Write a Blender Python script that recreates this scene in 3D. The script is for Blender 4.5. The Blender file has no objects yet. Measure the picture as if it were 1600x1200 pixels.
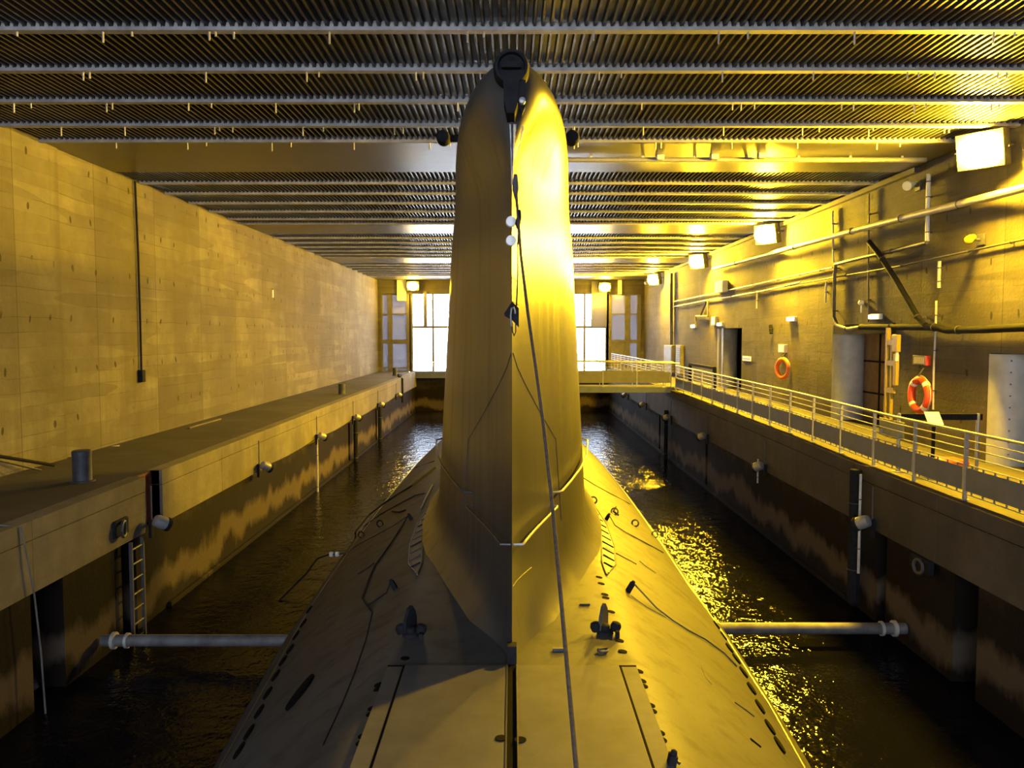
import bpy, bmesh, math, random
from mathutils import Vector, Matrix
random.seed(7)
scene = bpy.context.scene
COL = scene.collection
R = math.radians
PI = math.pi

# ------------------------------------------------------------------ camera
F = 1280.0
CAMZ = 5.8
PITCH = math.atan(77 / F)
cd = bpy.data.cameras.new('camera'); cam = bpy.data.objects.new('camera', cd); COL.objects.link(cam)
cd.sensor_width = 36; cd.lens = 36 * F / 1600; cd.clip_start = 0.05; cd.clip_end = 500
cam.location = (0, 0, CAMZ); cam.rotation_euler = (PI / 2 - PITCH, 0, 0)
scene.camera = cam
cp, sp = math.cos(PITCH), math.sin(PITCH)

def ray(u, v):
    a, b = (u - 800) / F, (600 - v) / F
    return Vector((a, cp + b * sp, -sp + b * cp))
def at_x(u, v, x):
    d = ray(u, v); t = x / d.x; return Vector((x, d.y * t, CAMZ + d.z * t))
def at_y(u, v, y):
    d = ray(u, v); t = y / d.y; return Vector((d.x * t, y, CAMZ + d.z * t))
def at_z(u, v, z):
    d = ray(u, v); t = (z - CAMZ) / d.z; return Vector((d.x * t, d.y * t, z))

# ------------------------------------------------------------------ materials
class NT:
    def __init__(s, name):
        s.m = bpy.data.materials.new(name); s.m.use_nodes = True
        s.t = s.m.node_tree; s.t.nodes.clear()
        s.out = s.n('ShaderNodeOutputMaterial')
    def n(s, typ, **kw):
        k = s.t.nodes.new(typ)
        for a, b in kw.items(): setattr(k, a, b)
        return k
    def l(s, a, b): s.t.links.new(a, b)
    def set(s, sock, val):
        if hasattr(val, 'is_output') or hasattr(val, 'links'): s.l(val, sock)
        else: sock.default_value = val
    def math(s, op, a, b=0.0, c=None):
        k = s.n('ShaderNodeMath', operation=op); s.set(k.inputs[0], a); s.set(k.inputs[1], b)
        if c is not None: s.set(k.inputs[2], c)
        return k.outputs[0]
    def mix(s, fac, a, b, blend='MIX'):
        k = s.n('ShaderNodeMix', data_type='RGBA', blend_type=blend)
        s.set(k.inputs[0], fac); s.set(k.inputs[6], a); s.set(k.inputs[7], b); return k.outputs[2]
    def noise(s, scale, detail=4, vec=None, rough=.6, dist=0.0):
        k = s.n('ShaderNodeTexNoise'); k.inputs['Scale'].default_value = scale
        k.inputs['Detail'].default_value = detail; k.inputs['Roughness'].default_value = rough
        k.inputs['Distortion'].default_value = dist
        if vec is not None: s.l(vec, k.inputs['Vector'])
        return k.outputs['Fac']
    def ramp(s, fac, lo, hi):
        k = s.n('ShaderNodeMapRange'); s.l(fac, k.inputs[0]); k.inputs[1].default_value = lo; k.inputs[2].default_value = hi
        return k.outputs[0]
    def coord(s): return s.n('ShaderNodeTexCoord').outputs['Object']
    def scaled(s, vec, sc):
        k = s.n('ShaderNodeMapping'); s.l(vec, k.inputs[0]); k.inputs['Scale'].default_value = sc; return k.outputs[0]
    def bsdf(s, color, rough=.6, metal=0.0, bump=None, bstr=.3, bdist=.02, spec=.5):
        k = s.n('ShaderNodeBsdfPrincipled'); s.set(k.inputs['Base Color'], color); s.set(k.inputs['Roughness'], rough)
        k.inputs['Metallic'].default_value = metal; k.inputs['Specular IOR Level'].default_value = spec
        if bump is not None:
            b = s.n('ShaderNodeBump'); s.l(bump, b.inputs['Height']); b.inputs['Strength'].default_value = bstr
            b.inputs['Distance'].default_value = bdist; s.l(b.outputs[0], k.inputs['Normal'])
        s.l(k.outputs[0], s.out.inputs[0]); return k
def c4(c): return (c[0], c[1], c[2], 1)

def paint(name, col, rough=.5, metal=0.0, var=.25, scale=4, spec=.5):
    t = NT(name); co = t.coord()
    n = t.noise(scale, 6, co); f = t.ramp(n, .3, .7)
    d = tuple(x * (1 - var) for x in col); e = tuple(min(1, x * (1 + var)) for x in col)
    t.bsdf(t.mix(f, c4(d), c4(e)), rough, metal, n, .08, .01, spec); return t.m

def concrete(name, base, dark, holes=True, boards=True, drip=.5, stain=None, rough=.85, bump=.35, spec=.3):
    t = NT(name); co = t.coord()
    big = t.ramp(t.noise(.33, 7, co, .62), .43, .58)
    col = t.mix(big, c4(base), c4(dark))
    mid = t.ramp(t.noise(1.6, 6, co), .3, .72)
    col = t.mix(t.math('MULTIPLY', mid, .6), col, c4(tuple(x * .62 for x in dark)))
    strk = t.noise(1.0, 5, t.scaled(co, (.55, .55, 5.5)))
    col = t.mix(t.math('MULTIPLY', t.ramp(strk, .45, .72), .5), col, c4(tuple(x * .6 for x in base)))
    dr = t.noise(1.0, 5, t.scaled(co, (2.2, 2.2, .16)))
    col = t.mix(t.math('MULTIPLY', t.ramp(dr, .52, .72), drip), col, c4(tuple(x * .55 for x in dark)))
    fine = t.noise(14, 4, co)
    col = t.mix(t.math('MULTIPLY', fine, .35), col, c4(tuple(x * .7 for x in base)))
    sx = t.n('ShaderNodeSeparateXYZ'); t.l(co, sx.inputs[0])
    jit = t.noise(.7, 2, co)
    z = t.math('ADD', sx.outputs[2], t.math('MULTIPLY', jit, .10)); y = sx.outputs[1]
    if boards:
        cb = t.n('ShaderNodeCombineXYZ')
        t.l(t.math('FLOOR', t.math('DIVIDE', z, .31)), cb.inputs[0])
        t.l(t.math('FLOOR', t.math('ADD', t.math('DIVIDE', y, 3.35), t.math('MULTIPLY', t.noise(.4, 1, t.scaled(co, (.1, .1, 3))), 4.0))), cb.inputs[1])
        wn = t.n('ShaderNodeTexWhiteNoise', noise_dimensions='3D'); t.l(cb.outputs[0], wn.inputs['Vector'])
        col = t.mix(t.math('MULTIPLY', wn.outputs['Value'], .6), col, c4(tuple(x * .7 for x in dark)))
        cb2 = t.n('ShaderNodeCombineXYZ')
        t.l(t.math('FLOOR', t.math('DIVIDE', z, 2.3)), cb2.inputs[0]); t.l(t.math('FLOOR', t.math('DIVIDE', y, 3.35)), cb2.inputs[1])
        wn2 = t.n('ShaderNodeTexWhiteNoise', noise_dimensions='3D'); t.l(cb2.outputs[0], wn2.inputs['Vector'])
        col = t.mix(t.math('MULTIPLY', t.math('POWER', wn2.outputs['Value'], 3.0), .6), col, c4(tuple(x * .6 for x in dark)))
        ln = t.math('LESS_THAN', t.math('FRACT', t.math('DIVIDE', z, .31)), .07)
        gate = t.ramp(t.noise(.9, 3, t.scaled(co, (1, .5, 3))), .45, .6)
        col = t.mix(t.math('MULTIPLY', t.math('MULTIPLY', ln, gate), .45), col, c4(tuple(x * .3 for x in dark)))
        vl = t.math('LESS_THAN', t.math('FRACT', t.math('DIVIDE', y, 3.35)), .008)
        col = t.mix(t.math('MULTIPLY', vl, .6), col, c4(tuple(x * .25 for x in dark)))
    if holes:
        jy = t.math('ADD', y, t.math('MULTIPLY', t.noise(.55, 1, co), .8))
        jz = t.math('ADD', sx.outputs[2], t.math('MULTIPLY', t.noise(.5, 1, t.scaled(co, (1, 1.3, 1))), .3))
        a = t.math('MULTIPLY', t.math('SUBTRACT', t.math('FRACT', t.math('DIVIDE', jy, .95)), .5), .95)
        b = t.math('MULTIPLY', t.math('SUBTRACT', t.math('FRACT', t.math('DIVIDE', jz, 1.15)), .5), .6)
        r2 = t.math('ADD', t.math('MULTIPLY', a, a), t.math('MULTIPLY', b, b))
        h = t.math('LESS_THAN', r2, .0019)
        gate = t.ramp(t.noise(.8, 2, co), .44, .50)
        col = t.mix(t.math('MULTIPLY', t.math('MULTIPLY', h, gate), .85), col, (.02, .016, .012, 1))
    if stain is not None:   # tide mark of weed and slime with a ragged upper edge
        e = t.math('ADD', sx.outputs[2], t.math('MULTIPLY', t.math('SUBTRACT', t.noise(1.3, 5, co), .5), 1.5))
        band = t.ramp(e, stain + .25, stain - .25)
        col = t.mix(t.math('MULTIPLY', band, .95), col, (.010, .007, .005, 1))
        e2 = t.math('ADD', sx.outputs[2], t.math('MULTIPLY', t.math('SUBTRACT', t.noise(.9, 5, t.scaled(co, (1, 1, .5))), .5), 1.6))
        pale = t.math('MULTIPLY', t.ramp(e2, .25, .5), t.ramp(e2, 1.05, .8))
        col = t.mix(t.math('MULTIPLY', pale, .75), col, (.10, .077, .055, 1))
    t.bsdf(col, rough, 0, t.math('ADD', fine, strk), bump, .03, spec); return t.m

M = {}
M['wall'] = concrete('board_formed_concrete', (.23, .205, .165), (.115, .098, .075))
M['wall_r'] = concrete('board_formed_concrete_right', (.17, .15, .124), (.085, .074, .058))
M['slab'] = concrete('ceiling_concrete', (.115, .108, .102), (.068, .063, .058), holes=False, boards=False, drip=.2, rough=.34, bump=.06, spec=.6)
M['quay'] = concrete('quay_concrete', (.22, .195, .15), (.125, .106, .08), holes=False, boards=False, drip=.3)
M['quay_r'] = concrete('shaded_quay_concrete', (.085, .072, .058), (.048, .04, .031), holes=False, boards=False, drip=.4)  # darker copy of quay concrete; the right face's shade is put into colour
M['quay_top'] = concrete('quay_deck_concrete', (.085, .074, .063), (.052, .045, .038), holes=False, boards=False, drip=.1)
M['tide'] = concrete('stained_pen_wall', (.07, .058, .045), (.03, .025, .02), holes=False, boards=True, drip=.8, stain=1.9, spec=.08)
M['dark'] = paint('dark_recess', (.006, .0055, .005), .95, 0, .25, 4, .04)  # near-black: shade inside holes, gaps and doorways is put into the colour
M['sheet'] = paint('corrugated_steel', (.10, .097, .098), .32, .55, .35, 1.5)
M['beam'] = paint('painted_beam_steel', (.38, .375, .365), .55, .1, .3, 3)
M['bolt'] = paint('galvanised_bolt', (.6, .58, .55), .4, .5, .2, 5)
M['galv'] = paint('galvanised_steel', (.32, .32, .33), .42, .4, .12, 6)
M['panelgrey'] = paint('grey_infill_panel', (.13, .127, .123), .6, 0, .12, 3)
M['bridge'] = paint('blue_grey_bridge_paint', (.10, .12, .18), .5, .1, .15, 3)
M['black'] = paint('black_paint', (.016, .016, .018), .8, 0, .3, 8, .06)
M['castiron'] = paint('cast_iron', (.055, .055, .062), .6, .2, .4, 6)
M['rust'] = paint('rusty_red_steel', (.30, .08, .05), .8, .1, .45, 5)
M['grey'] = paint('grey_door_paint', (.46, .475, .46), .5, .0, .15, 3)
M['pipe'] = paint('pale_pipe', (.48, .46, .42), .45, .2, .2, 5)
M['strut'] = paint('weathered_strut', (.13, .125, .125), .6, .1, .5, 3)
M['pipedark'] = paint('dark_pipe', (.08, .075, .075), .5, .2, .3, 5)
M['white'] = paint('white_plastic', (.78, .78, .76), .45, 0, .05, 4)
M['cream'] = paint('cream_notice', (.5, .47, .36), .6, 0, .1, 5)
M['red'] = paint('lifebuoy_red', (.75, .07, .02), .45, 0, .12, 4)
M['orange'] = paint('lifebuoy_orange', (.72, .16, .03), .5, 0, .15, 4)
M['yellow'] = paint('yellow_paint', (.42, .30, .02), .5, 0, .12, 4)
M['door'] = paint('brown_door_board', (.24, .16, .09), .65, 0, .25, 3)
M['louvre'] = paint('olive_cabinet', (.30, .28, .10), .6, 0, .15, 4)
M['cabinet'] = paint('grey_cabinet', (.16, .15, .14), .55, .1, .15, 4)
M['rope'] = paint('weathered_rope', (.075, .058, .045), .85, 0, .35, 30, .1)
M['frame'] = paint('facade_frame', (.13, .12, .11), .6, .05, .2, 3)
M['wood'] = paint('old_plank', (.13, .10, .07), .8, 0, .3, 6)
M['outside'] = paint('harbour_apron', (.5, .5, .5), .8)
M['bldg'] = paint('pale_building', (.6, .6, .62), .8)
M['roof'] = paint('grey_roof', (.3, .3, .32), .7)

def submarine_paint(name, r0, spec, g=1.0):
    t = NT(name); co = t.coord()
    big = t.ramp(t.noise(.45, 7, co), .35, .68)
    col = t.mix(big, (.058 * g, .0555 * g, .053 * g, 1), (.088 * g, .085 * g, .08 * g, 1))
    st = t.ramp(t.noise(1.0, 6, t.scaled(co, (3.5, 3.5, .28))), .50, .74)
    col = t.mix(t.math('MULTIPLY', st, .62), col, (.036, .032, .028, 1))
    sc = t.ramp(t.noise(5, 6, co, .7), .60, .72)
    col = t.mix(t.math('MULTIPLY', sc, .35), col, (.05, .033, .02, 1))
    fine = t.noise(22, 4, co)
    rough = t.math('ADD', t.math('MULTIPLY', st, .10), r0)
    t.bsdf(col, rough, 0, t.math('ADD', t.math('MULTIPLY', fine, .25), t.noise(1.2, 3, co)), .05, .03, spec)
    return t.m
M['sub'] = submarine_paint('fin_paint', .31, .40, .80)
M['hull'] = submarine_paint('hull_paint', .58, .14)
M['hatch'] = paint('deck_hatch_paint', (.078, .074, .07), .6, 0, .2, 2.5, .15)
M['chip'] = paint('bare_chipped_primer', (.42, .41, .42), .75, 0, .5, 14)

def water():
    t = NT('harbour_water'); co = t.coord()
    w1 = t.noise(2.2, 2, co, .5, .3)
    w2 = t.noise(12, 2, co, .5, .3)
    h = t.math('ADD', w1, t.math('MULTIPLY', w2, .26))
    k = t.bsdf((.004, .004, .006, 1), .02, 0, h, .42, .09, .08)
    k.inputs['IOR'].default_value = 1.33
    return t.m
M['water'] = water()

def emit(name, col, s):
    t = NT(name); e = t.n('ShaderNodeEmission'); e.inputs[0].default_value = c4(col); e.inputs[1].default_value = s
    t.l(e.outputs[0], t.out.inputs[0]); return t.m
SODIUM = (1.0, .60, .018)
M['lamp'] = emit('sodium_lamp_glass', SODIUM, 4200)
M['lampfar'] = emit('sodium_lamp_glass_far', SODIUM, 480)
M['bulkhead'] = emit('bulkhead_light_glass', (1, .85, .55), 2.2)

def pane(name, tint, clear, body=None):
    t = NT(name)
    tr = t.n('ShaderNodeBsdfTransparent'); tr.inputs[0].default_value = c4(tint)
    tl = t.n('ShaderNodeBsdfTranslucent'); tl.inputs[0].default_value = c4(tint)
    gl = t.n('ShaderNodeBsdfGlossy'); gl.inputs['Roughness'].default_value = .1
    m1 = t.n('ShaderNodeMixShader'); m1.inputs[0].default_value = 1 - clear
    t.l(tr.outputs[0], m1.inputs[1]); t.l(tl.outputs[0], m1.inputs[2])
    m2 = t.n('ShaderNodeMixShader'); m2.inputs[0].default_value = .06
    src = m1.outputs[0]
    if body:
        df = t.n('ShaderNodeBsdfDiffuse'); df.inputs[0].default_value = c4(body)
        mb = t.n('ShaderNodeMixShader'); mb.inputs[0].default_value = .5
        t.l(src, mb.inputs[1]); t.l(df.outputs[0], mb.inputs[2]); src = mb.outputs[0]
    t.l(src, m2.inputs[1]); t.l(gl.outputs[0], m2.inputs[2]); t.l(m2.outputs[0], t.out.inputs[0]); return t.m
M['clear'] = pane('clear_glazing', (.95, .97, 1), .93)
M['milky'] = pane('milky_glazing', (.15, .165, .205), .15, (.2, .21, .25))
M['milky2'] = pane('pale_milky_glazing', (.20, .20, .23), .15, (.3, .3, .32))

# ------------------------------------------------------------------ mesh builder
class MB:
    def __init__(s): s.v = []; s.f = []
    def add(s, vs, fs):
        o = len(s.v); s.v += [tuple(v) for v in vs]; s.f += [tuple(i + o for i in f) for f in fs]; return s
    def box(s, x0, x1, y0, y1, z0, z1, mat=None):
        vs = [Vector((x, y, z)) for z in (z0, z1) for y in (y0, y1) for x in (x0, x1)]
        if mat is not None: vs = [mat @ v for v in vs]
        return s.add(vs, [(0, 2, 3, 1), (4, 5, 7, 6), (0, 1, 5, 4), (2, 6, 7, 3), (0, 4, 6, 2), (1, 3, 7, 5)])
    def tube(s, pts, r, n=8, rs=None):
        pts = [Vector(p) for p in pts]; k = len(pts); rings = []
        up = None
        for i, p in enumerate(pts):
            d = (pts[min(i + 1, k - 1)] - pts[max(i - 1, 0)]).normalized()
            if up is None or abs(up.dot(d)) > .98:
                up = Vector((0, 0, 1)) if abs(d.z) < .9 else Vector((1, 0, 0))
            a = d.cross(up).normalized(); b = a.cross(d).normalized(); up = b
            rr = rs[i] if rs else r
            rings.append([p + (a * math.cos(2 * PI * j / n) + b * math.sin(2 * PI * j / n)) * rr for j in range(n)])
        vs = [v for g in rings for v in g]; fs = []
        for i in range(k - 1):
            for j in range(n):
                fs.append((i * n + j, i * n + (j + 1) % n, (i + 1) * n + (j + 1) % n, (i + 1) * n + j))
        fs.append(tuple(range(n - 1, -1, -1))); fs.append(tuple((k - 1) * n + j for j in range(n)))
        return s.add(vs, fs)
    def lathe(s, o, axis, prof, n=20):
        o = Vector(o); axis = Vector(axis).normalized()
        q = Vector((0, 0, 1)).rotation_difference(axis).to_matrix()
        vs = []; fs = []
        for (t, r) in prof:
            for j in range(n):
                a = 2 * PI * j / n; vs.append(o + q @ Vector((r * math.cos(a), r * math.sin(a), t)))
        for i in range(len(prof) - 1):
            for j in range(n):
                fs.append((i * n + j, i * n + (j + 1) % n, (i + 1) * n + (j + 1) % n, (i + 1) * n + j))
        fs.append(tuple(range(n - 1, -1, -1))); fs.append(tuple((len(prof) - 1) * n + j for j in range(n)))
        return s.add(vs, fs)
    def torus(s, o, axis, R_, r, n=28, m=10, a0=0.0, a1=2 * PI):
        q = Vector((0, 0, 1)).rotation_difference(Vector(axis).normalized()).to_matrix(); o = Vector(o)
        full = abs(a1 - a0 - 2 * PI) < 1e-6; k = n if full else n + 1
        vs = []; fs = []
        for i in range(k):
            a = a0 + (a1 - a0) * i / n
            for j in range(m):
                b = 2 * PI * j / m
                vs.append(o + q @ Vector(((R_ + r * math.cos(b)) * math.cos(a), (R_ + r * math.cos(b)) * math.sin(a), r * math.sin(b))))
        for i in range(n):
            for j in range(m):
                fs.append((i * m + j, ((i + 1) % k) * m + j, ((i + 1) % k) * m + (j + 1) % m, i * m + (j + 1) % m))
        if not full:
            fs.append(tuple(range(m))); fs.append(tuple((k - 1) * m + j for j in range(m)))
        return s.add(vs, fs)
    def prism(s, poly, o, ax, ay, ext):      # polygon in plane (ax, ay) extruded by vector ext
        o, ax, ay, ext = Vector(o), Vector(ax), Vector(ay), Vector(ext); n = len(poly)
        vs = [o + ax * a + ay * b for a, b in poly] + [o + ax * a + ay * b + ext for a, b in poly]
        fs = [tuple(range(n)), tuple(range(2 * n - 1, n - 1, -1))] + [(i, (i + 1) % n, n + (i + 1) % n, n + i) for i in range(n)]
        return s.add(vs, fs)
    def grid(s, rows, close=False):
        k = len(rows[0]); vs = [p for r in rows for p in r]; fs = []
        for i in range(len(rows) - 1):
            for j in range(k if close else k - 1):
                fs.append((i * k + j, i * k + (j + 1) % k, (i + 1) * k + (j + 1) % k, (i + 1) * k + j))
        return s.add(vs, fs)
    def build(s, name, mat, parent=None, smooth=True, bevel=0, o=(0, 0, 0)):
        me = bpy.data.meshes.new(name); o = Vector(o)
        me.from_pydata([tuple(Vector(v) - o) for v in s.v], [], s.f); me.validate()
        bm = bmesh.new(); bm.from_mesh(me); bmesh.ops.recalc_face_normals(bm, faces=bm.faces); bm.to_mesh(me); bm.free()
        me.materials.append(M[mat] if isinstance(mat, str) else mat)
        if smooth:
            for p in me.polygons: p.use_smooth = True
            me.set_sharp_from_angle(angle=R(38))
        ob = bpy.data.objects.new(name, me); COL.objects.link(ob)
        if parent is not None: ob.parent = parent
        else: ob.location = o
        if bevel:
            b = ob.modifiers.new('bevel', 'BEVEL'); b.width = bevel; b.segments = 2; b.limit_method = 'ANGLE'; b.angle_limit = R(40)
        return ob
def bx(*a): return MB().box(*a)

def tag(o, label=None, cat=None, group=None, kind=None):
    if label: o['label'] = label
    if cat: o['category'] = cat
    if group: o['group'] = group
    if kind: o['kind'] = kind
    return o
def thing(name, loc, label, cat, group=None):
    e = bpy.data.objects.new(name, None); e.location = loc; e.empty_display_size = .1; COL.objects.link(e)
    return tag(e, label, cat, group)
def struct(o, label=None): return tag(o, label, None, None, 'structure')
def copy_tree(o, loc, label, group=None):
    r = o.copy(); COL.objects.link(r); r.location = loc; r['label'] = label
    if group: r['group'] = group
    for ch in o.children:
        c = ch.copy(); COL.objects.link(c); c.parent = r
        for g in ch.children:
            d = g.copy(); COL.objects.link(d); d.parent = c
    return r
ORD = ['first', 'second', 'third', 'fourth', 'fifth', 'sixth', 'seventh', 'eighth', 'ninth', 'tenth']

# ------------------------------------------------------------------ dimensions
XL, XR, XQ = -10.15, 10.0, 7.3
Y0, Y1 = -7.0, 62.2
ZC = 9.93
ZQL = 3.0
def zq(y):                      # right quay falls gently towards the camera
    P = [(-7, 3.08), (16, 3.08), (22, 3.17), (37, 3.27), (63, 3.27)]
    for (a, za), (b, zb) in zip(P, P[1:]):
        if y <= b: return za + (zb - za) * (y - a) / (b - a)
    return P[-1][1]

# ------------------------------------------------------------------ shell
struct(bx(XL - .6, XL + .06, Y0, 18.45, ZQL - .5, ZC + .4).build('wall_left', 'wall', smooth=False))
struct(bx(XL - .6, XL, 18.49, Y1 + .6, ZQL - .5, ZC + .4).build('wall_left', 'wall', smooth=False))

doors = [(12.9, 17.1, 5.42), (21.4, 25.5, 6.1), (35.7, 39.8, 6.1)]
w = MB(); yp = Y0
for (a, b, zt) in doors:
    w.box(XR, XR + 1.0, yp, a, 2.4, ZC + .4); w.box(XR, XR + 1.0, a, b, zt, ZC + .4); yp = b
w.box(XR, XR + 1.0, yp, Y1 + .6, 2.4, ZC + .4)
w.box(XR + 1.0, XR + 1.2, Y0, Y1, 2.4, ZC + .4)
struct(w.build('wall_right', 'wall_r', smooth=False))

for i, (a, b, zt) in enumerate(doors):
    d = bpy.data.objects.new('door_%d' % (i + 1), None); d.location = (XR + .5, (a + b) / 2, zq((a + b) / 2)); COL.objects.link(d); struct(d)
    o = d.location; zb = zq(b)
    j = MB()                                     # rounded steel lining of the far reveal
    n = 14
    rows = []
    for z in (zb - .1, zt - .02):
        row = [Vector((XR - .03, b + .02, z))]
        for k in range(n + 1):
            t = PI * k / n
            row.append(Vector((XR + .45 - .47 * math.cos(t), b - .02 - .42 * math.sin(t) ** .85, z)))
        row.append(Vector((XR + .93, b + .02, z))); rows.append(row)
    j.grid(rows); j.add(rows[1], [tuple(range(len(rows[1])))])
    jo = j.build('door_jamb', 'grey', d, o=o)
    if i == 1:
        lf = bx(XR + .86, XR + .92, a, b, zb - .05, zt).build('door_leaf', 'door', d, o=o, smooth=False)
        g = MB()
        for yy in (a + 1.35, a + 2.75): g.box(XR + .83, XR + .87, yy - .03, yy + .03, zb, zt)
        for zz in (4.05, 5.0): g.box(XR + .83, XR + .87, a, b, zz - .025, zz + .025)
        g.build('door_rail', 'black', lf, smooth=False, o=(0, 0, 0)).location = -Vector(o)
        bx(XR - .02, XR + .85, a, b, zt - .28, zt - .02).build('door_lintel', 'black', d, o=o, smooth=False)
    else:
        bx(XR + .92, XR + .98, a, b, zb - .05, zt).build('door_leaf', 'dark', d, o=o, smooth=False)  # dark back panel, its colour stands for the unlit depth of the doorway
    if i == 2:
        bx(XR + .02, XR + .05, b - .9, b - .55, zb, zt).build('door_edge', 'cabinet', d, o=o, smooth=False)
        p = at_x(1139, 537, XR + .3)
        bx(XR + .1, XR + .6, b - .47, b - .45, 5.0, 5.55).build('door_sign', 'cream', d, o=o, smooth=False)
    if i == 0:
        rv = MB()
        for k in range(9):
            for dy in (0,): rv.lathe((XR + .2, b - .37, zb + .25 + k * .24), (-.3, -1, 0), [(0, .022), (.012, .02), (.022, .008)], 8)
        rv.build('rivet_row', 'cabinet', d, o=o)

# end wall: concrete surround, apron wall under the glazing and the dock gate below
e = MB()
e.box(XL - .6, XR + 1.2, Y1, Y1 + .5, 8.9, ZC + .4)
e.box(XL - .6, XL + .25, Y1, Y1 + .5, 2.4, 8.9); e.box(XR - .25, XR + 1.2, Y1, Y1 + .5, 2.4, 8.9)
struct(e.build('wall_end', 'wall', smooth=False))
struct(bx(-XQ - .5, XQ + .5, Y1 - .3, Y1 + .5, -4, 3.0).build('wall_gate', 'tide', smooth=False))
struct(bx(-XQ, XQ, Y1 - .9, Y1 - .1, 2.55, 3.05).build('trim_1', 'bridge', smooth=False))
# unseen rear wall; open pen mouth assumed, sized for neutral sky fill
e = MB()
e.box(XL - .6, -8.5, Y0 - .5, Y0, -4, ZC + .4); e.box(4.5, XR + 1.2, Y0 - .5, Y0, -4, ZC + .4)
e.box(-8.5, 4.5, Y0 - .5, Y0, 9.4, ZC + .4); e.box(-8.5, 4.5, Y0 - .5, Y0, -4, 4.0)
struct(e.build('wall_back', 'wall', smooth=False))

# ceiling: bare concrete strips and bays of corrugated sheet between them
struct(bx(XL - .6, XR + 1.2, Y0 - .5, Y1 + .5, ZC + .3, ZC + .6).build('ceiling', 'slab', smooth=False))
strips = [(4.4, 7.7), (17.85, 21.15), (30.85, 33.8), (44.2, 47.4), (57.6, Y1)]
for i, (a, b) in enumerate(strips):
    struct(bx(XL, XR, a, b, ZC, ZC + .3).build('trim_%d' % (i + 2), 'slab', smooth=False, bevel=.02))
bays = [(Y0, 4.4), (7.7, 17.85), (21.15, 30.85), (33.8, 44.2), (47.4, 57.6)]
PIT = .1165
for (a, b) in bays:
    rows = [[], []]; x = XL; zt, zb_ = ZC + .115, ZC + .035
    while x < XR - PIT:
        for dx, z in ((0, zt), (.058, zt), (.072, zb_), (.1025, zb_)):
            for r_, yy in zip(rows, (a, b)): r_.append(Vector((x + dx, yy, z)))
        x += PIT
    m = MB(); m.grid(rows); struct(m.build('ceiling', 'sheet', smooth=False))

beam_sets = [([9.62, 11.37, 13.07, 14.79, 16.45, 17.78], 'in front of', 'the first bare concrete strip seen from the camera', True, True),
             ([22.65, 24.3, 26.05, 27.8, 29.6, 30.78], 'before', 'the second bare concrete strip', False, True),
             ([35.3, 37.1, 38.9, 40.7, 42.5, 44.12], 'before', 'the third bare concrete strip', False, True),
             ([48.9, 50.7, 52.5, 54.3, 56.1, 57.5], 'before', 'the concrete strip at the end wall', False, True)]
for ys, prep, what, bolts, _ in beam_sets:
    for i, y in enumerate(ys):
        k = len(ys) - 1 - i
        pos = 'right against ' + what if k == 0 else '%s beam counted back towards the camera from %s' % (ORD[k - 1], what)
        lab = 'thin grey steel ceiling beam, ' + pos
        wd = .075 if k else .05
        t = thing('ceiling_beam', (0, y, ZC - .03), lab, 'beam', 'steel beams under the corrugated ceiling')
        m = MB(); m.box(XL, XR, -wd, wd, -.005, .04); m.box(XL, XR, -.01, .01, .02, .13)
        m.build('flange', 'beam', t, smooth=False)
        mo = MB(); x = XL                       # mortar teeth closing the ribs above the flange
        while x < XR - PIT:
            z0 = random.uniform(.075, .105)
            mo.prism([(.0, 0), (.07, 0), (.052, z0), (.02, z0)], (x - .005, -wd * .9, .018), (1, 0, 0), (0, 0, 1), (0, wd * 1.8, 0)); x += PIT
        mo.build('rib_closer', 'beam', t, smooth=False)
        if bolts:
            xs = []
            x = -8.9 + random.uniform(0, .5)
            while x < 9.3:
                xs.append((x, random.uniform(.10, .17)))
                if random.random() < .5: xs.append((x + random.uniform(.08, .22), random.uniform(.05, .12)))
                if random.random() < .35: xs.append((x + random.uniform(.28, .5), random.uniform(.05, .11)))
                x += random.uniform(1.25, 1.95)
            for (bxx, ln) in xs:
                MB().tube([(bxx, -.05, -.02), (bxx, -.05, -.03 - ln)], .014, 6).build('hanger_bolt', 'bolt', t)

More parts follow.
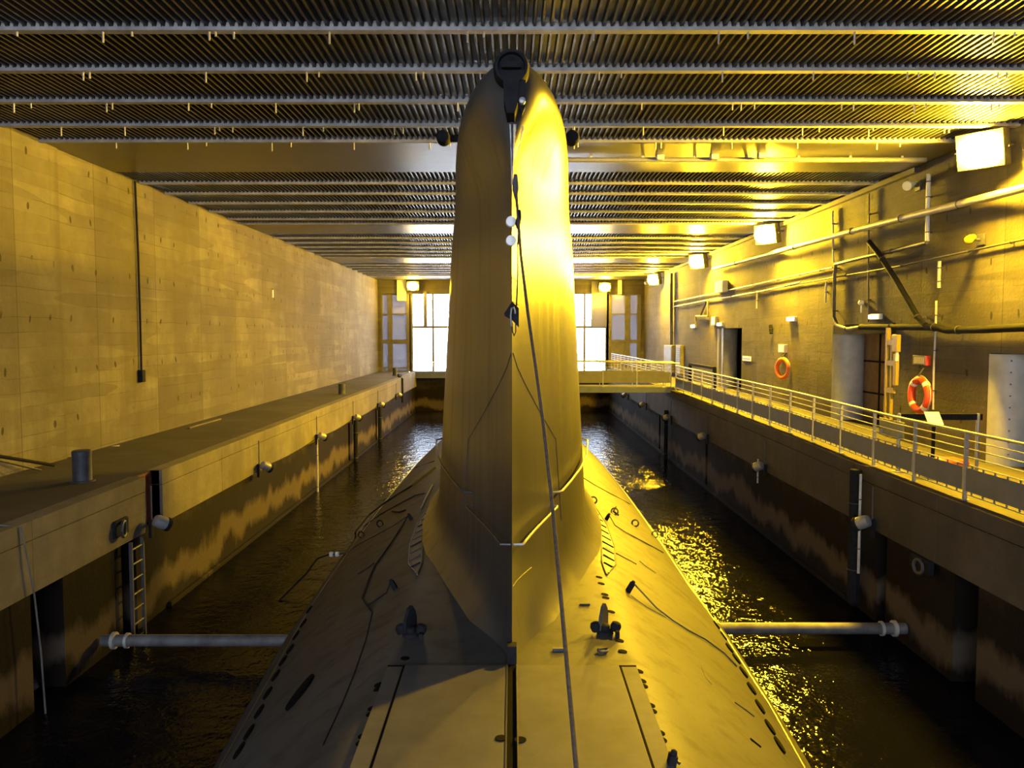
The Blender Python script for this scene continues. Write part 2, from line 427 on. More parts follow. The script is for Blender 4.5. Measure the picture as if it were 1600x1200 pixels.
# quays
def quay(side, notch=None):
    s = -1 if side == 'left' else 1
    xw = XL - .1 if s < 0 else XR + 1.15
    m = MB()
    rng = [(Y0, 16.05), (16.8, Y1)] if s < 0 else [(Y0, Y1)]
    def slab(y0, y1, xa, xb):
        z0 = 1.95
        n = max(1, int((y1 - y0) / 1.5)) if s > 0 else 1
        for i in range(n):
            a, b = y0 + (y1 - y0) * i / n, y0 + (y1 - y0) * (i + 1) / n
            za, zb = (ZQL, ZQL) if s < 0 else (zq(a), zq(b))
            x0, x1 = min(xa, xb), max(xa, xb)
            m.add([(x0, a, z0), (x1, a, z0), (x0, b, z0), (x1, b, z0), (x0, a, za), (x1, a, za), (x0, b, zb), (x1, b, zb)],
                  [(0, 2, 3, 1), (4, 5, 7, 6), (0, 4, 6, 2), (1, 3, 7, 5)] + ([(0, 1, 5, 4)] if i == 0 else []) + ([(2, 6, 7, 3)] if i == n - 1 else []))
    for (a, b) in rng: slab(a, b, s * XQ, xw)
    if s < 0: slab(16.05, 16.8, s * (XQ + .18), xw)
    struct(m.build('floor', 'quay_top' if s < 0 else 'quay_top', smooth=False))
    # facing of the upper block (concrete coping with block joints)
    f = MB()
    for (a, b) in rng:
        n = max(1, int((b - a) / 3.4))
        for i in range(n):
            y0, y1 = a + (b - a) * i / n, a + (b - a) * (i + 1) / n - .012
            za, zb = (ZQL, ZQL) if s < 0 else (zq(y0), zq(y1))
            for (zl, da, db) in ((1.93, -.30, -.30), (None, .012, .012)):
                pass
            xa, xb = s * (XQ - .06), s * (XQ + .25)
            for lo, hi in (((1.9, 1.9), (za - .30, zb - .30)), ((za - .285, zb - .285), (za + .004, zb + .004))):
                f.add([(xa, y0, lo[0]), (xb, y0, lo[0]), (xa, y1, lo[1]), (xb, y1, lo[1]), (xa, y0, hi[0]), (xb, y0, hi[0]), (xa, y1, hi[1]), (xb, y1, hi[1])],
                      [(0, 2, 3, 1), (4, 5, 7, 6), (0, 4, 6, 2), (1, 3, 7, 5), (0, 1, 5, 4), (2, 6, 7, 3)])
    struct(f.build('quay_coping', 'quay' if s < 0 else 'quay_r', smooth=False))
    # pen wall under the block, with dark service recesses
    rec = [(12.3, 13.2), (15.2, 15.8), (36.6, 37.0), (44, 44.4)] if s < 0 else [(12.7, 13.4), (15.85, 16.25), (30.6, 30.95), (40.4, 40.8)]
    p = MB(); yp = Y0
    x0, x1 = s * (XQ + .06), s * (XQ + .9)
    for (a, b) in rec:
        p.box(min(x0, x1), max(x0, x1), yp, a, -4, 1.94); yp = b
    p.box(min(x0, x1), max(x0, x1), yp, Y1, -4, 1.94)
    struct(p.build('wall_pen_left' if s < 0 else 'wall_pen_right', 'tide', smooth=False))
    q = MB(); xa = s * (XQ + .62); xb = s * (XQ + .9)
    for (a, b) in rec: q.box(min(xa, xb), max(xa, xb), a - .05, b + .05, -4, 1.94)
    struct(q.build('wall_recess', 'dark', smooth=False))
    # low ledge at the waterline
    xa, xb = s * (XQ - .02), s * (XQ + .2)
    struct(bx(min(xa, xb), max(xa, xb), 17.2, Y1 - .4, -1, .1).build('trim_%d' % (8 if s < 0 else 9), 'tide', smooth=False, bevel=.02))
quay('left'); quay('right')
struct(bx(-XQ - .24, -XQ - .16, 16.05, 16.8, 1.95, ZQL - .02).build('trim_10', 'rust', smooth=False))

# water
m = MB(); m.add([(-XQ - .5, Y0 - 30, 0), (XQ + .5, Y0 - 30, 0), (XQ + .5, Y1, 0), (-XQ - .5, Y1, 0)], [(0, 1, 2, 3)])
tag(m.build('water', 'water'), 'black rippled harbour water filling the pen around the submarine', 'water', None, 'stuff')

# ------------------------------------------------------------------ submarine
SUB = thing('submarine', (0, 20, 0), 'dark grey museum submarine with tall fin, afloat in the pen', 'submarine')
SO = Vector(SUB.location)
def lerp(P, x):
    if x <= P[0][0]: return P[0][1]
    for (a, b), (c, d) in zip(P, P[1:]):
        if x <= c: return b + (d - b) * (x - a) / (c - a)
    return P[-1][1]
PROF = [(0, 2.60), (.55, 2.60), (1.12, 2.595), (1.24, 2.57), (1.36, 2.52), (1.50, 2.43), (1.85, 2.21), (2.25, 1.93), (2.65, 1.61), (3.0, 1.27), (3.28, .93), (3.48, .58), (3.6, .2), (3.64, -.3), (3.5, -1.0), (3.0, -2.0), (2.0, -2.8), (0, -3.2)]
KK = [(-9, .55), (-4, .72), (0, .82), (5, .90), (9, .99), (13.5, 1.085), (18, 1.115), (24, 1.115), (30, 1.08), (35, .99), (40, .80), (46, .5), (50, .3), (54, .1)]
EE = [(-9, .25), (-5, .6), (0, .97), (2, 1), (36, 1), (42, .8), (48, .5), (52, .2), (54, .04)]
def smoothl(P, y):
    return (lerp(P, y - 1) + 2 * lerp(P, y) + lerp(P, y + 1)) / 4
def hx(x, y, s):
    k = smoothl(KK, y) * (1.035 if s < 0 else .972 + .065 * max(0, min(1, (15 - y) / 5))); e_ = smoothl(EE, y)
    return s * e_ * (x if x < 1.4 else 1.4 + (x - 1.4) * (k * 3.65 - 1.4) / (3.65 - 1.4))
ys = [-9 + i * .75 for i in range(85)]
rows = []
for y in ys:
    row = [Vector((hx(x, y, -1), y, z)) for x, z in reversed(PROF)] + [Vector((hx(x, y, 1), y, z)) for x, z in PROF[1:-1]]
    rows.append(row)
m = MB(); m.grid(rows, close=True); m.add(rows[0], [tuple(range(len(rows[0])))]); m.add(rows[-1], [tuple(range(len(rows[-1])))])
hull = m.build('hull', 'hull', SUB, o=SO)
def hull_z(x, y):
    s = 1 if x >= 0 else -1; P = [(abs(hx(px, y, s)), pz) for px, pz in PROF[:14]]
    for (a, za), (b, zb) in zip(P, P[1:]):
        if abs(x) <= b: return za + (zb - za) * (abs(x) - a) / max(1e-6, b - a)
    return -9
def hull_n(x, y):
    d = .03
    return Vector((-(hull_z(x + d, y) - hull_z(x - d, y)) / (2 * d), -(hull_z(x, y + d) - hull_z(x, y - d)) / (2 * d), 1)).normalized()
def hull_hit(u, v):
    d = ray(u, v); t = 3.0
    while t < 60:
        p = Vector((0, 0, CAMZ)) + d * t
        if p.z <= hull_z(p.x, p.y):
            lo, hi = t - .25, t
            for _ in range(12):
                md = (lo + hi) / 2; p = Vector((0, 0, CAMZ)) + d * md
                if p.z <= hull_z(p.x, p.y): hi = md
                else: lo = md
            return Vector((p.x, p.y, hull_z(p.x, p.y)))
        t += .25
    return at_z(u, v, .3)
def on_hull(pix, lift=.02): 
    return [hull_hit(u, v) + hull_n(hull_hit(u, v).x, hull_hit(u, v).y) * lift for u, v in pix]

# fin
YT = 7.92
PLAN_LO = [(0, 0), (.35, .06), (.7, .145), (1.35, .32), (2.1, .53), (2.8, .72), (3.6, .92), (4.6, 1.11), (6.0, 1.27), (8.0, 1.33), (10.0, 1.25), (12.0, 1.03), (13.5, .7), (14.5, .38), (14.9, .2), (15.05, 0)]
PLAN_HI = [(0, 0), (.03, .09), (.08, .17), (.2, .27), (.39, .37), (.8, .48), (1.6, .62), (2.5, .71), (3.7, .80), (5.0, .87), (7.0, .93), (9.0, .91), (11.0, .79), (12.5, .63), (13.5, .46), (14.5, .28), (14.9, .15), (15.05, 0)]
ZT0, ZT1 = 2.56, 8.42
def fin_w(s, z):
    t = max(0, min(1, (z - 2.6) / (ZT1 - 2.6)))
    lo, hi = lerp(PLAN_LO, s), lerp(PLAN_HI, s)
    # the sharp lower edge blends into the blunter head only near the top
    tb = max(0, (t - .80) / .18); tb = min(1, tb); tb = tb * tb * (3 - 2 * tb)
    mid = lo * (1 - .25 * t)
    return mid * (1 - tb) + hi * tb
SS = [0, .03, .08, .2, .35, .55, .8, 1.1, 1.4, 1.75, 2.1, 2.45, 2.8, 3.2, 3.6, 4.1, 4.6, 5.3, 6.0, 7.0, 8.0, 9.0, 10.0, 11.0, 12.0, 12.8, 13.5, 14.1, 14.5, 14.75, 14.9, 15.0, 15.05]
def fin_ring(z):
    RT = .34
    dl = 0.0
    if z > ZT1 - RT: dl = RT - math.sqrt(max(0, RT * RT - (z - (ZT1 - RT)) ** 2))
    fl = 0.0
    if z < 3.15: fl = .27 * ((3.15 - z) / .59) ** 2.4
    R_, L_ = [], []
    for s in SS:
        wv = fin_w(s, z)
        sc = max(.02, 1 - dl / .85)
        wv = wv * sc + fl * min(1, wv / .25)
        yy = 7.5 + (s - 7.5) * (1 - dl * .3 / 7.5) - fl * max(0, 1 - s / .5) * .3
        R_.append(Vector((wv, YT + yy, z))); L_.append(Vector((-wv, YT + yy, z)))
    return R_ + L_[-2:0:-1]
zl = [ZT0, 2.61, 2.66, 2.72, 2.79, 2.87, 2.96, 3.05, 3.15, 3.4, 3.8, 4.4, 5.0, 5.6, 6.2, 6.7, 7.1, 7.4, 7.6, 7.75, 7.87, 7.97, 8.06, 8.14, 8.2, 8.26, 8.31, 8.35, 8.38, 8.4, 8.413, 8.42]
rows = [fin_ring(z) for z in zl]
m = MB(); m.grid(rows, close=True); m.add(rows[-1], [tuple(range(len(rows[-1])))])
fin = m.build('fin', 'sub', SUB, o=SO)
def fin_pt(s, z, side, off=0.0):
    w0 = fin_w(s, z); dw = (fin_w(s + .03, z) - fin_w(max(0, s - .03), z)) / .06
    n = Vector((1, -dw, 0)).normalized()
    p = Vector((w0, YT + s, z)) + n * off
    return Vector((p.x * side, p.y, p.z))
FO = Vector((0, 0, 0))
def child(mb, name, mat, par=None, **k): return mb.build(name, mat, par or SUB, o=(SO if (par is None or par is SUB) else SO), **k)
# children of children sit in the same local frame as SUB (parts carry no offset of their own)

# head light on the trailing edge
p = at_y(799, 104, 7.62)
hl = child(MB().lathe(p + Vector((0, .28, 0)), (0, -1, 0), [(0, .10), (.02, .14), (.10, .165), (.24, .165), (.30, .15), (.305, .125), (.25, .118), (.24, .02)], 28), 'stern_light', 'black')
hl['label'] = 'black drum light at the fin head'
br = MB()
br.prism([(-.075, 0), (.075, 0), (.06, -.22), (.03, -.34), (-.04, -.34), (-.07, -.2)], p + Vector((0, -.02, -.08)), (1, 0, 0), (0, 0, 1), (0, .34, 0))
br.prism([(.03, -.1), (.13, -.12), (.125, -.36), (.10, -.42), (.07, -.36)], p + Vector((0, .0, -.0)), (1, 0, 0), (0, 0, 1), (0, .09, 0))
br.box(p.x - .09, p.x + .09, p.y - .05, p.y + .0, p.z - .02, p.z + .03)
child(br, 'light_bracket', 'black', hl)
child(MB().lathe(at_y(816, 159, 7.55), (0, -1, 0), [(0, .03), (.05, .03), (.055, .022)], 12), 'lens', 'galv', hl)
# two pale discs, mooring plate with hook
for v in (345, 375):
    q = at_y(798, v, 7.86)
    child(MB().lathe(q + Vector((0, .12, 0)), (.05, -1, 0), [(0, .05), (.08, .052), (.095, .048), (.10, .02)], 20), 'disc_light', 'white')
q = at_y(800, 490, 7.80)
mp = MB(); mp.prism([(-.075, .0), (.0, .115), (.065, .05), (.065, -.13), (.0, -.06), (-.07, -.02)], q, (1, 0, 0), (0, 0, 1), (0, .14, 0))
mpo = child(mp, 'towing_plate', 'black')
hk = [q + Vector((-.005, -.03, -.12)), q + Vector((-.012, -.04, -.02)), q + Vector((-.004, -.045, .05)), q + Vector((.016, -.045, .06)), q + Vector((.028, -.04, .03)), q + Vector((.03, -.03, 0))]
child(MB().tube(hk, .0085, 8), 'hook', 'galv', mpo)
child(MB().tube([q + Vector((.0, -.02, -.09)), q + Vector((.005, -.02, -.17)), q + Vector((.02, -.01, -.21)), q + Vector((.036, .0, -.17)), q + Vector((.036, .02, -.09))], .006, 6), 'shackle', 'black', mpo)
# chipped paint along the upper trailing edge
ch = MB(); prev = None; rws = []
for i in range(20):
    z = 7.80 - i * .03; w_ = .03 + .035 * abs(math.sin(i * 1.7)) * (1 if 4 < i < 22 else .4)
    sL, sR = .012, .05 + w_ * 1.6
    rws.append([fin_pt(sL, z, -1, .006), fin_pt(sL, z, 1, .008), fin_pt(sR, z, 1, .006 + .004 * random.random()), fin_pt(sR + .015, z, 1, -.01)])
ch.grid(rws); child(ch, 'chipped_edge', 'chip')
# handrails on both flanks of the fin
for side in (1, -1):
    pts = [fin_pt(.10, 3.72, side, -.01), fin_pt(.12, 3.72, side, .09)] + [fin_pt(.12 + k * .22, 3.72, side, .10) for k in range(1, 9)] + [fin_pt(1.95, 3.72, side, .09), fin_pt(1.97, 3.72, side, -.01)]
    child(MB().tube(pts, .014, 8), 'grab_rail', 'galv' if side > 0 else 'sub')
    pts = [fin_pt(2.05, 3.86, side, -.01), fin_pt(2.12, 3.86, side, .07)] + [fin_pt(2.2 + k * .3, 3.86 + .01 * k, side, .10) for k in range(0, 14)] + [fin_pt(6.3, 4.0, side, -.01)]
    child(MB().tube(pts, .016, 8), 'grab_rail', 'galv' if side > 0 else 'sub')
    # welded plate seams
    child(MB().tube([fin_pt(.05 + .1 * k, 5.62 - .043 * k * 1.15, side, .0) for k in range(0, 24)], .008, 5), 'plate_seam', 'castiron' if side > 0 else 'sub')
    child(MB().tube([fin_pt(2.35 + .02 * k, 4.5 - .1 * k, side, .0) for k in range(0, 12)], .007, 5), 'plate_seam', 'sub')
    child(MB().tube([fin_pt(.02 + .12 * k, 3.32 - .01 * k, side, .0) for k in range(0, 9)], .006, 5), 'plate_seam', 'castiron' if side > 0 else 'sub')
    # side lamp sponsons behind the shoulders
    c = at_y(693 if side < 0 else 894, 216, 11.9)
    sl = child(MB().lathe(c + Vector((0, .12, 0)), (0, -1, 0), [(0, .06), (.04, .10), (.2, .10), (.24, .08), (.245, .03)], 18), 'side_light', 'black')
    child(MB().tube([c + Vector((0, .05, 0)), c + Vector((-side * .12, .1, .02)), Vector((side * .60, c.y + .15, c.z + .02))], .05, 8), 'light_arm', 'black', sl)
child(MB().tube([fin_pt(.75 + .05 * k, 7.62 - .032 * k, 1, .001) for k in range(15)], .0035, 5), 'plate_seam', 'castiron')
for z in (6.35, 6.12, 6.0):
    child(MB().tube([fin_pt(.04 + .1 * k, z - .005 * k, 1, .002) for k in range(5)], .004, 5), 'plate_seam', 'castiron')
q = at_z(798, 1022, 2.6)
child(bx(-.045, .045, YT - .14, YT - .02, 2.6, 2.78), 'heel_plate', 'black')

# deck hatches with the centre slot
zh = 2.602
for s in (-1, 1):
    x0, x1 = sorted((s * .045, s * 1.03))
    child(bx(x0, x1, 1.0, 7.72, zh, zh + .022), 'deck_hatch', 'hatch', smooth=False, bevel=.006)
    x0, x1 = sorted((s * 1.055, s * 1.20))
    child(bx(x0, x1, 1.0, 7.72, zh - .06, zh + .004), 'hatch_coaming', 'hatch', smooth=False)
for s in (-1, 1):
    x0, x1 = sorted((s * 1.03, s * 1.055)); child(bx(x0, x1, 1.0, 7.74, zh - .03, zh + .006), 'hatch_gap', 'dark', smooth=False)
child(bx(-1.2, 1.2, 7.72, 7.75, zh - .03, zh + .006), 'hatch_gap', 'dark', smooth=False)
child(bx(-.046, .046, 1.0, 7.72, zh - .03, zh + .004), 'slot_bed', 'dark', smooth=False)
for s in (-1, 1): child(bx(s * .046 - .006, s * .046 + .006, 1.0, 7.72, zh, zh + .03), 'slot_lip', 'sub', smooth=False)

def disc(par, c, n, along, a, b, name='limber_hole'):
    n = n.normalized(); t = (along - n * along.dot(n)).normalized(); w_ = n.cross(t)
    k = 14
    vs = [c + n * .005 + t * (a * math.cos(2 * PI * i / k)) + w_ * (b * math.sin(2 * PI * i / k)) for i in range(k)]
    vs2 = [v - n * .05 for v in vs]
    m = MB(); m.add(vs + vs2, [tuple(range(k)), tuple(range(2 * k - 1, k - 1, -1))] + [(i, (i + 1) % k, k + (i + 1) % k, k + i) for i in range(k)])
    return child(m, name, 'dark', par)
deckpix = [(998, 1049), (1002.5, 1064), (1005, 1072), (1015.6, 1102), (1018.6, 1111), (1030.6, 1145), (1033.6, 1156), (1046, 1196), (936, 902), (939.5, 912), (945, 929), (946.5, 934), (955, 956), (968, 1001), (973, 1018),
           (592, 1070), (591, 1077), (582.5, 1107), (580, 1116), (568, 1150), (564.5, 1161), (555, 1199), (633, 1029)]
for (u, v) in deckpix:
    p = hull_hit(u, v); disc(None, p, hull_n(p.x, p.y), Vector((1, 0, 0)), .046, .046)
for (u, v) in [(783, 1153.5), (813, 1156)]:
    p = at_z(u, v, zh + .024); disc(None, p, Vector((0, 0, 1)), Vector((1, 0, 0)), .048, .048)
for s in (1, -1):
    for (u, v) in [(1093, 929), (1110, 959.5), (1119, 977), (1130, 994), (1139, 1013), (1150, 1030), (1161, 1051), (1173.5, 1076.5), (1186.5, 1105), (1202, 1137), (1217, 1165)]:
        p = hull_hit(u, v)
        if s < 0: p = Vector((-p.x * 1.02, p.y, 0)); p.z = hull_z(p.x, p.y)
        disc(None, p + hull_n(p.x, p.y) * .018, hull_n(p.x, p.y), Vector((0, 1, 0)), .16, .05)

# long vent slots beside the fin
for s in (1, -1):
    out = [(926, 900), (942, 870), (942, 835), (932, 800), (909, 767), (912, 787), (922, 822), (920, 880)]
    P = [at_z(u, v, 2.55) for u, v in out]
    P = [Vector((s * (max(p.x, 1.02) + .19), p.y, 0)) for p in P]
    def pt(p, l): return Vector((p.x, p.y, hull_z(p.x, p.y) + l))
    m = MB(); m.add([pt(p, .012) for p in P] + [pt(p, -.04) for p in P], [tuple(range(8)), tuple(range(15, 7, -1))] + [(i, (i + 1) % 8, 8 + (i + 1) % 8, 8 + i) for i in range(8)])
    sl = child(m, 'vent_slot', 'cabinet')
    child(MB().tube([pt(p, .015) for p in P] + [pt(P[0], .015)], .014, 6), 'slot_rim', 'castiron', sl)
    for k in range(11):
        f_ = k / 10; y = 11.0 + f_ * 5.0
        xi = lerp([(10.8, 1.1), (11.4, 1.1), (13.6, 1.31), (15.4, 1.36), (16.6, 1.42)], y); xo = lerp([(10.8, 1.1), (11.7, 1.31), (13, 1.45), (14.7, 1.52), (16.6, 1.44)], y)
        a, b = pt(Vector((s * (xi + .20), y, 0)), .02), pt(Vector((s * (xo + .18), y, 0)), .02)
        child(MB().tube([a, b], .014, 6), 'slot_rib', 'black' if k % 3 == 1 else 'sub', sl)

# bitts near the foot of the fin
for s in (1, -1):
    c = Vector((s * 1.0, 8.62, 2.6)) if s > 0 else Vector((-1.08, 8.55, 2.6))
    m = MB()
    m.lathe(c, (0, 0, 1), [(0, .09), (.03, .085), (.05, .05), (.09, .05), (.10, .03)], 14)
    m.lathe(c + Vector((-.09, 0, .03)), (-.3, 0, 1), [(0, .05), (.05, .06), (.09, .045), (.10, .02)], 12)
    m.lathe(c + Vector((.10, .0, .03)), (.3, 0, 1), [(0, .05), (.05, .06), (.09, .045), (.10, .02)], 12)
    m.box(c.x + .1, c.x + .14, c.y - .12, c.y - .06, c.z - .03, c.z + .06)
    bt = child(m, 'deck_bitt', 'black')
    fm = MB(); fm.prism([(-.11, 0), (.11, 0), (.11, .12), (.08, .2), (.03, .26), (-.03, .24), (-.09, .13)], c + Vector((0, .05, .04)), (.46, .89, 0), (0, 0, 1), (-.03, .015, 0))
    child(fm, 'bitt_fin', 'sub' if s > 0 else 'black', bt)
q = at_z(942, 1019, 2.6)
child(MB().torus(q + Vector((0, 0, .02)), (0, 0, 1), .05, .012, 16, 6), 'eye_ring', 'castiron')
child(MB().tube([q + Vector((-.05, 0, .03)), q + Vector((.05, .03, .03))], .012, 6), 'eye_bar', 'castiron')
child(bx(*(lambda p: (p.x - .06, p.x + .06, p.y - .02, p.y + .02, 2.6, 2.63))(at_z(873, 1017, 2.6))), 'deck_clip', 'castiron')
child(bx(*(lambda p: (p.x - .06, p.x + .06, p.y - .02, p.y + .02, 2.6, 2.62))(at_z(914, 945, 2.6))), 'deck_clip', 'castiron')

# guard wires, sockets and cables on the flanks
def wire(pix, r, name='guard_wire', mat='castiron', lift=.015, par=None):
    return child(MB().tube(on_hull(pix, lift), r * .62, 6), name, mat, par)
def socket(u, v, h=.14):
    p = hull_hit(u, v); n = hull_n(p.x, p.y); q_ = Vector((0, 0, 1)).rotation_difference(n).to_matrix().to_4x4()
    m = MB(); m.box(-.028, .028, -.04, .04, -.02, h * .8, Matrix.Translation(p) @ q_); m.lathe(p + n * h * .78, n, [(0, .028), (.03, .024), (.04, .01)], 10)
    return child(m, 'wire_socket', 'black'), p + n * h * .85
so, tip = socket(981, 924, .16)
child(MB().tube([tip] + on_hull([(1025, 952), (1050, 971), (1075, 987), (1100, 1000), (1130, 1022), (1150, 1043)], .02), .012, 6), 'guard_wire', 'castiron', so)
wire([(985, 932), (1010, 950), (1040, 966)], .012, par=so)
so, tip = socket(947, 812, .13)
child(MB().tube([tip] + on_hull([(960, 822), (975, 832), (1005, 848), (1035, 864), (1062, 884)], .02), .012, 6), 'guard_wire', 'castiron', so)
wire([(909, 746), (930, 759), (950, 770), (982, 787), (1005, 802)], .018, 'cable', 'castiron')
wire([(945, 856), (970, 869), (994, 882)], .02, 'weld_strip', 'castiron', .005)
wire([(999, 877), (1010, 886), (1025, 896)], .014, 'weld_strip', 'castiron', .005)
wire([(1095, 1040), (1103, 1060), (1112, 1070)], .008, 'weld_strip', 'castiron', .004)
wire([(1148, 1098), (1165, 1110), (1178, 1120)], .014, 'weld_strip', 'castiron', .004)
wire([(1172, 1155), (1188, 1168)], .02, 'weld_strip', 'dark', .004)
for (u, v) in [(990, 821), (1021, 838), (958, 803)]:
    p = hull_hit(u, v); n = hull_n(p.x, p.y)
    child(MB().torus(p + n * .06, (.3, 1, 0), .07, .016, 16, 6), 'eye_ring', 'castiron')
wire([(962, 793), (958, 800), (966, 806)], .03, 'mooring_clip', 'black')
for (u, v) in [(927, 786), (911, 772)]:
    p = hull_hit(u, v); child(MB().torus(p + Vector((0, 0, .06)), (.2, 1, 0), .07, .018, 16, 6), 'eye_ring', 'castiron')
wire([(681, 732), (645, 760), (602, 787), (577, 806), (556, 832), (545, 850)], .035, 'cable', 'black', .03)
wire([(664, 772), (650, 775), (627, 787), (595, 805), (570, 823)], .022, 'cable', 'black', .02)
wire([(679, 721), (650, 731), (632, 745)], .018, 'cable', 'black')
wire([(676, 760), (667, 778), (659, 797)], .03, 'cable', 'hull', .03)
so, tip = socket(643, 812, .13)
child(MB().tube([tip] + on_hull([(632, 818), (615, 845), (600, 867), (587, 885), (578, 905), (567, 936), (582, 957)], .02), .014, 6), 'guard_wire', 'black', so)
wire([(640, 806), (612, 824), (590, 836), (560, 852), (535, 871)], .012, 'guard_wire', 'black')
wire([(613, 800), (625, 801), (634, 798)], .03, 'mooring_clip', 'black')
for (u, v) in [(596, 822), (567, 839)]:
    p = hull_hit(u, v); n = hull_n(p.x, p.y)
    child(MB().torus(p + n * .06, (.3, 1, 0), .07, .016, 16, 6), 'eye_ring', 'black')
so, tip = socket(618, 920, .14)
child(MB().tube([tip] + on_hull([(605, 928), (588, 940), (575, 948)], .02), .012, 6), 'guard_wire', 'black', so)
wire([(582, 957), (572, 1000), (555, 1050), (535, 1100), (505, 1165)], .012, 'weld_strip', 'black', .004)
wire([(560, 897), (575, 888), (585, 880)], .02, 'weld_strip', 'black', .004)
p = hull_hit(470, 1082)
disc(None, p + hull_n(p.x, p.y) * .02, hull_n(p.x, p.y), Vector((.25, 1, 0)), .34, .10, 'hull_dent')
wire([(1045, 1198), (1052, 1192), (1060, 1199)], .02, 'cable', 'castiron', .03)
so, tip = socket(1048, 1198, .12)
# lower edge strake
for s in (1, -1):
    pts = []
    for k in range(24):
        y = 4 + k * 1.2; x = hx(3.1, y, s); pts.append(Vector((x, y, hull_z(x, y) + .004)))
    child(MB().tube(pts, .015, 6), 'strake', 'sub')

# ------------------------------------------------------------------ slanting wire rope, from fin head to deck
A = at_y(806, 292, YT + .05); B = at_z(900, 1196, 3.6); 
Cend = Vector((.43, 3.15, 2.63))
pts = []
a0, b0 = Vector((.06, YT - .03, A.z)), Vector((.335, 4.25, 3.66))
via = [at_y(806, 296, 7.86), at_y(814, 400, 7.55), at_y(825, 490, 7.15), at_y(838, 580, 6.75), at_y(850, 670, 6.35), at_y(861, 770, 5.95), at_y(869, 850, 5.6), at_y(877, 940, 5.2), at_y(887, 1050, 4.75), at_y(896, 1150, 4.38), at_y(903, 1230, 4.1)]
last = via[-1]; via += [last + (Cend - last) * .5, Cend]
t = thing('wire_rope', Cend, 'rusty brown wire rope slanting down the lit side of the fin to the deck', 'rope')
MB().tube(via, .0135, 8).build('strand', 'rope', t, o=Cend)
MB().tube([via[0] + Vector((0, 0, .14)), via[0] + Vector((0, 0, .06)), via[0], via[0] + Vector((0, -.01, -.09))], .03, 8, rs=[.018, .03, .034, .012]).build('thimble', 'castiron', t, o=Cend)
q = at_y(810, 345, 7.74)
t = thing('hanging_line', at_y(808, 478, 7.74), 'thin dark line hanging from the rope fitting to the diamond plate', 'rope')
o = t.location
MB().tube([at_y(811, 352, 7.74), at_y(809, 380, 7.74), at_y(809, 430, 7.76), at_y(807, 478, 7.78)], .008, 6).build('strand', 'black', t, o=o)
MB().tube([at_y(812, 328, 7.75), at_y(811, 340, 7.74), at_y(809, 350, 7.74), at_y(809, 358, 7.74)], .02, 8, rs=[.012, .024, .026, .009]).build('swivel', 'black', t, o=o)

# ------------------------------------------------------------------ floodlights
def flood(loc, dr, label, far=False, sc=1.5):
    t = thing('floodlight', loc, label, 'light', 'sodium floodlights around the hall')
    dr = Vector(dr).normalized(); q = dr.to_track_quat('Z', 'Y').to_matrix().to_4x4()
    m = MB(); m.box(-.30 * sc, .30 * sc, -.24 * sc, .24 * sc, -.22 * sc, -.02, q)
    for k in range(5): m.box((-.26 + k * .13 - .012) * sc, (-.26 + k * .13 + .012) * sc, -.2 * sc, .2 * sc, -.27 * sc, -.22 * sc, q)
    m.build('housing', 'castiron', t, bevel=.015)
    g = MB(); rows = []
    for i in range(6):
        a = i / 5 * PI / 2; rr = math.cos(a); zz = math.sin(a) * .18 * sc - .02
        rows.append([q @ Vector((.28 * sc * rr * math.cos(2 * PI * j / 20), .22 * sc * rr * math.sin(2 * PI * j / 20), zz)) for j in range(20)])
    rows[-1] = [q @ Vector((.002 * math.cos(2 * PI * j / 20), .002 * math.sin(2 * PI * j / 20), .18 * sc - .02)) for j in range(20)]
    g.grid(rows, close=True); g.build('lens', 'lampfar' if far else 'lamp', t)
    b = MB()
    b.tube([q @ Vector((-.33 * sc, 0, -.10)), q @ Vector((-.33 * sc, 0, -.34)), q @ Vector((.33 * sc, 0, -.34)), q @ Vector((.33 * sc, 0, -.10))], .02, 6)
    b.tube([q @ Vector((0, 0, -.34)), q @ Vector((0, 0, -.46))], .035, 8)
    b.build('bracket', 'castiron', t)
    s0 = q @ Vector((0, 0, -.44 * sc))
    MB().tube([s0, Vector((XR + .02 - loc.x, 0, s0.z)) if not far else Vector((s0.x, Y1 + .02 - loc.y, s0.z))], .03, 8).build('arm', 'castiron', t)
    return t
LDIR = (-1, -.8, -.30)
names = ['large glaring sodium floodlight high on the right wall, nearest the camera', 'glaring sodium floodlight high on the right wall, second nearest the camera',
         'sodium floodlight high on the right wall, third from the camera', 'small farthest sodium floodlight high on the right wall, beside the end wall']
for i, (u, v) in enumerate([(1530, 235), (1195, 360), (1088, 408), (1020, 437)]):
    p = at_x(u, v, 9.3); p.z = min(p.z, 9.48)
    flood(p, LDIR, names[i])
for i, (u, v) in enumerate([(645, 447), (945, 449)]):
    p = at_y(u, v, Y1 - .5)
    flood(p, (0, -1, -.35), 'sodium floodlight on the end wall %s of the fin' % ('left', 'right')[i], True)

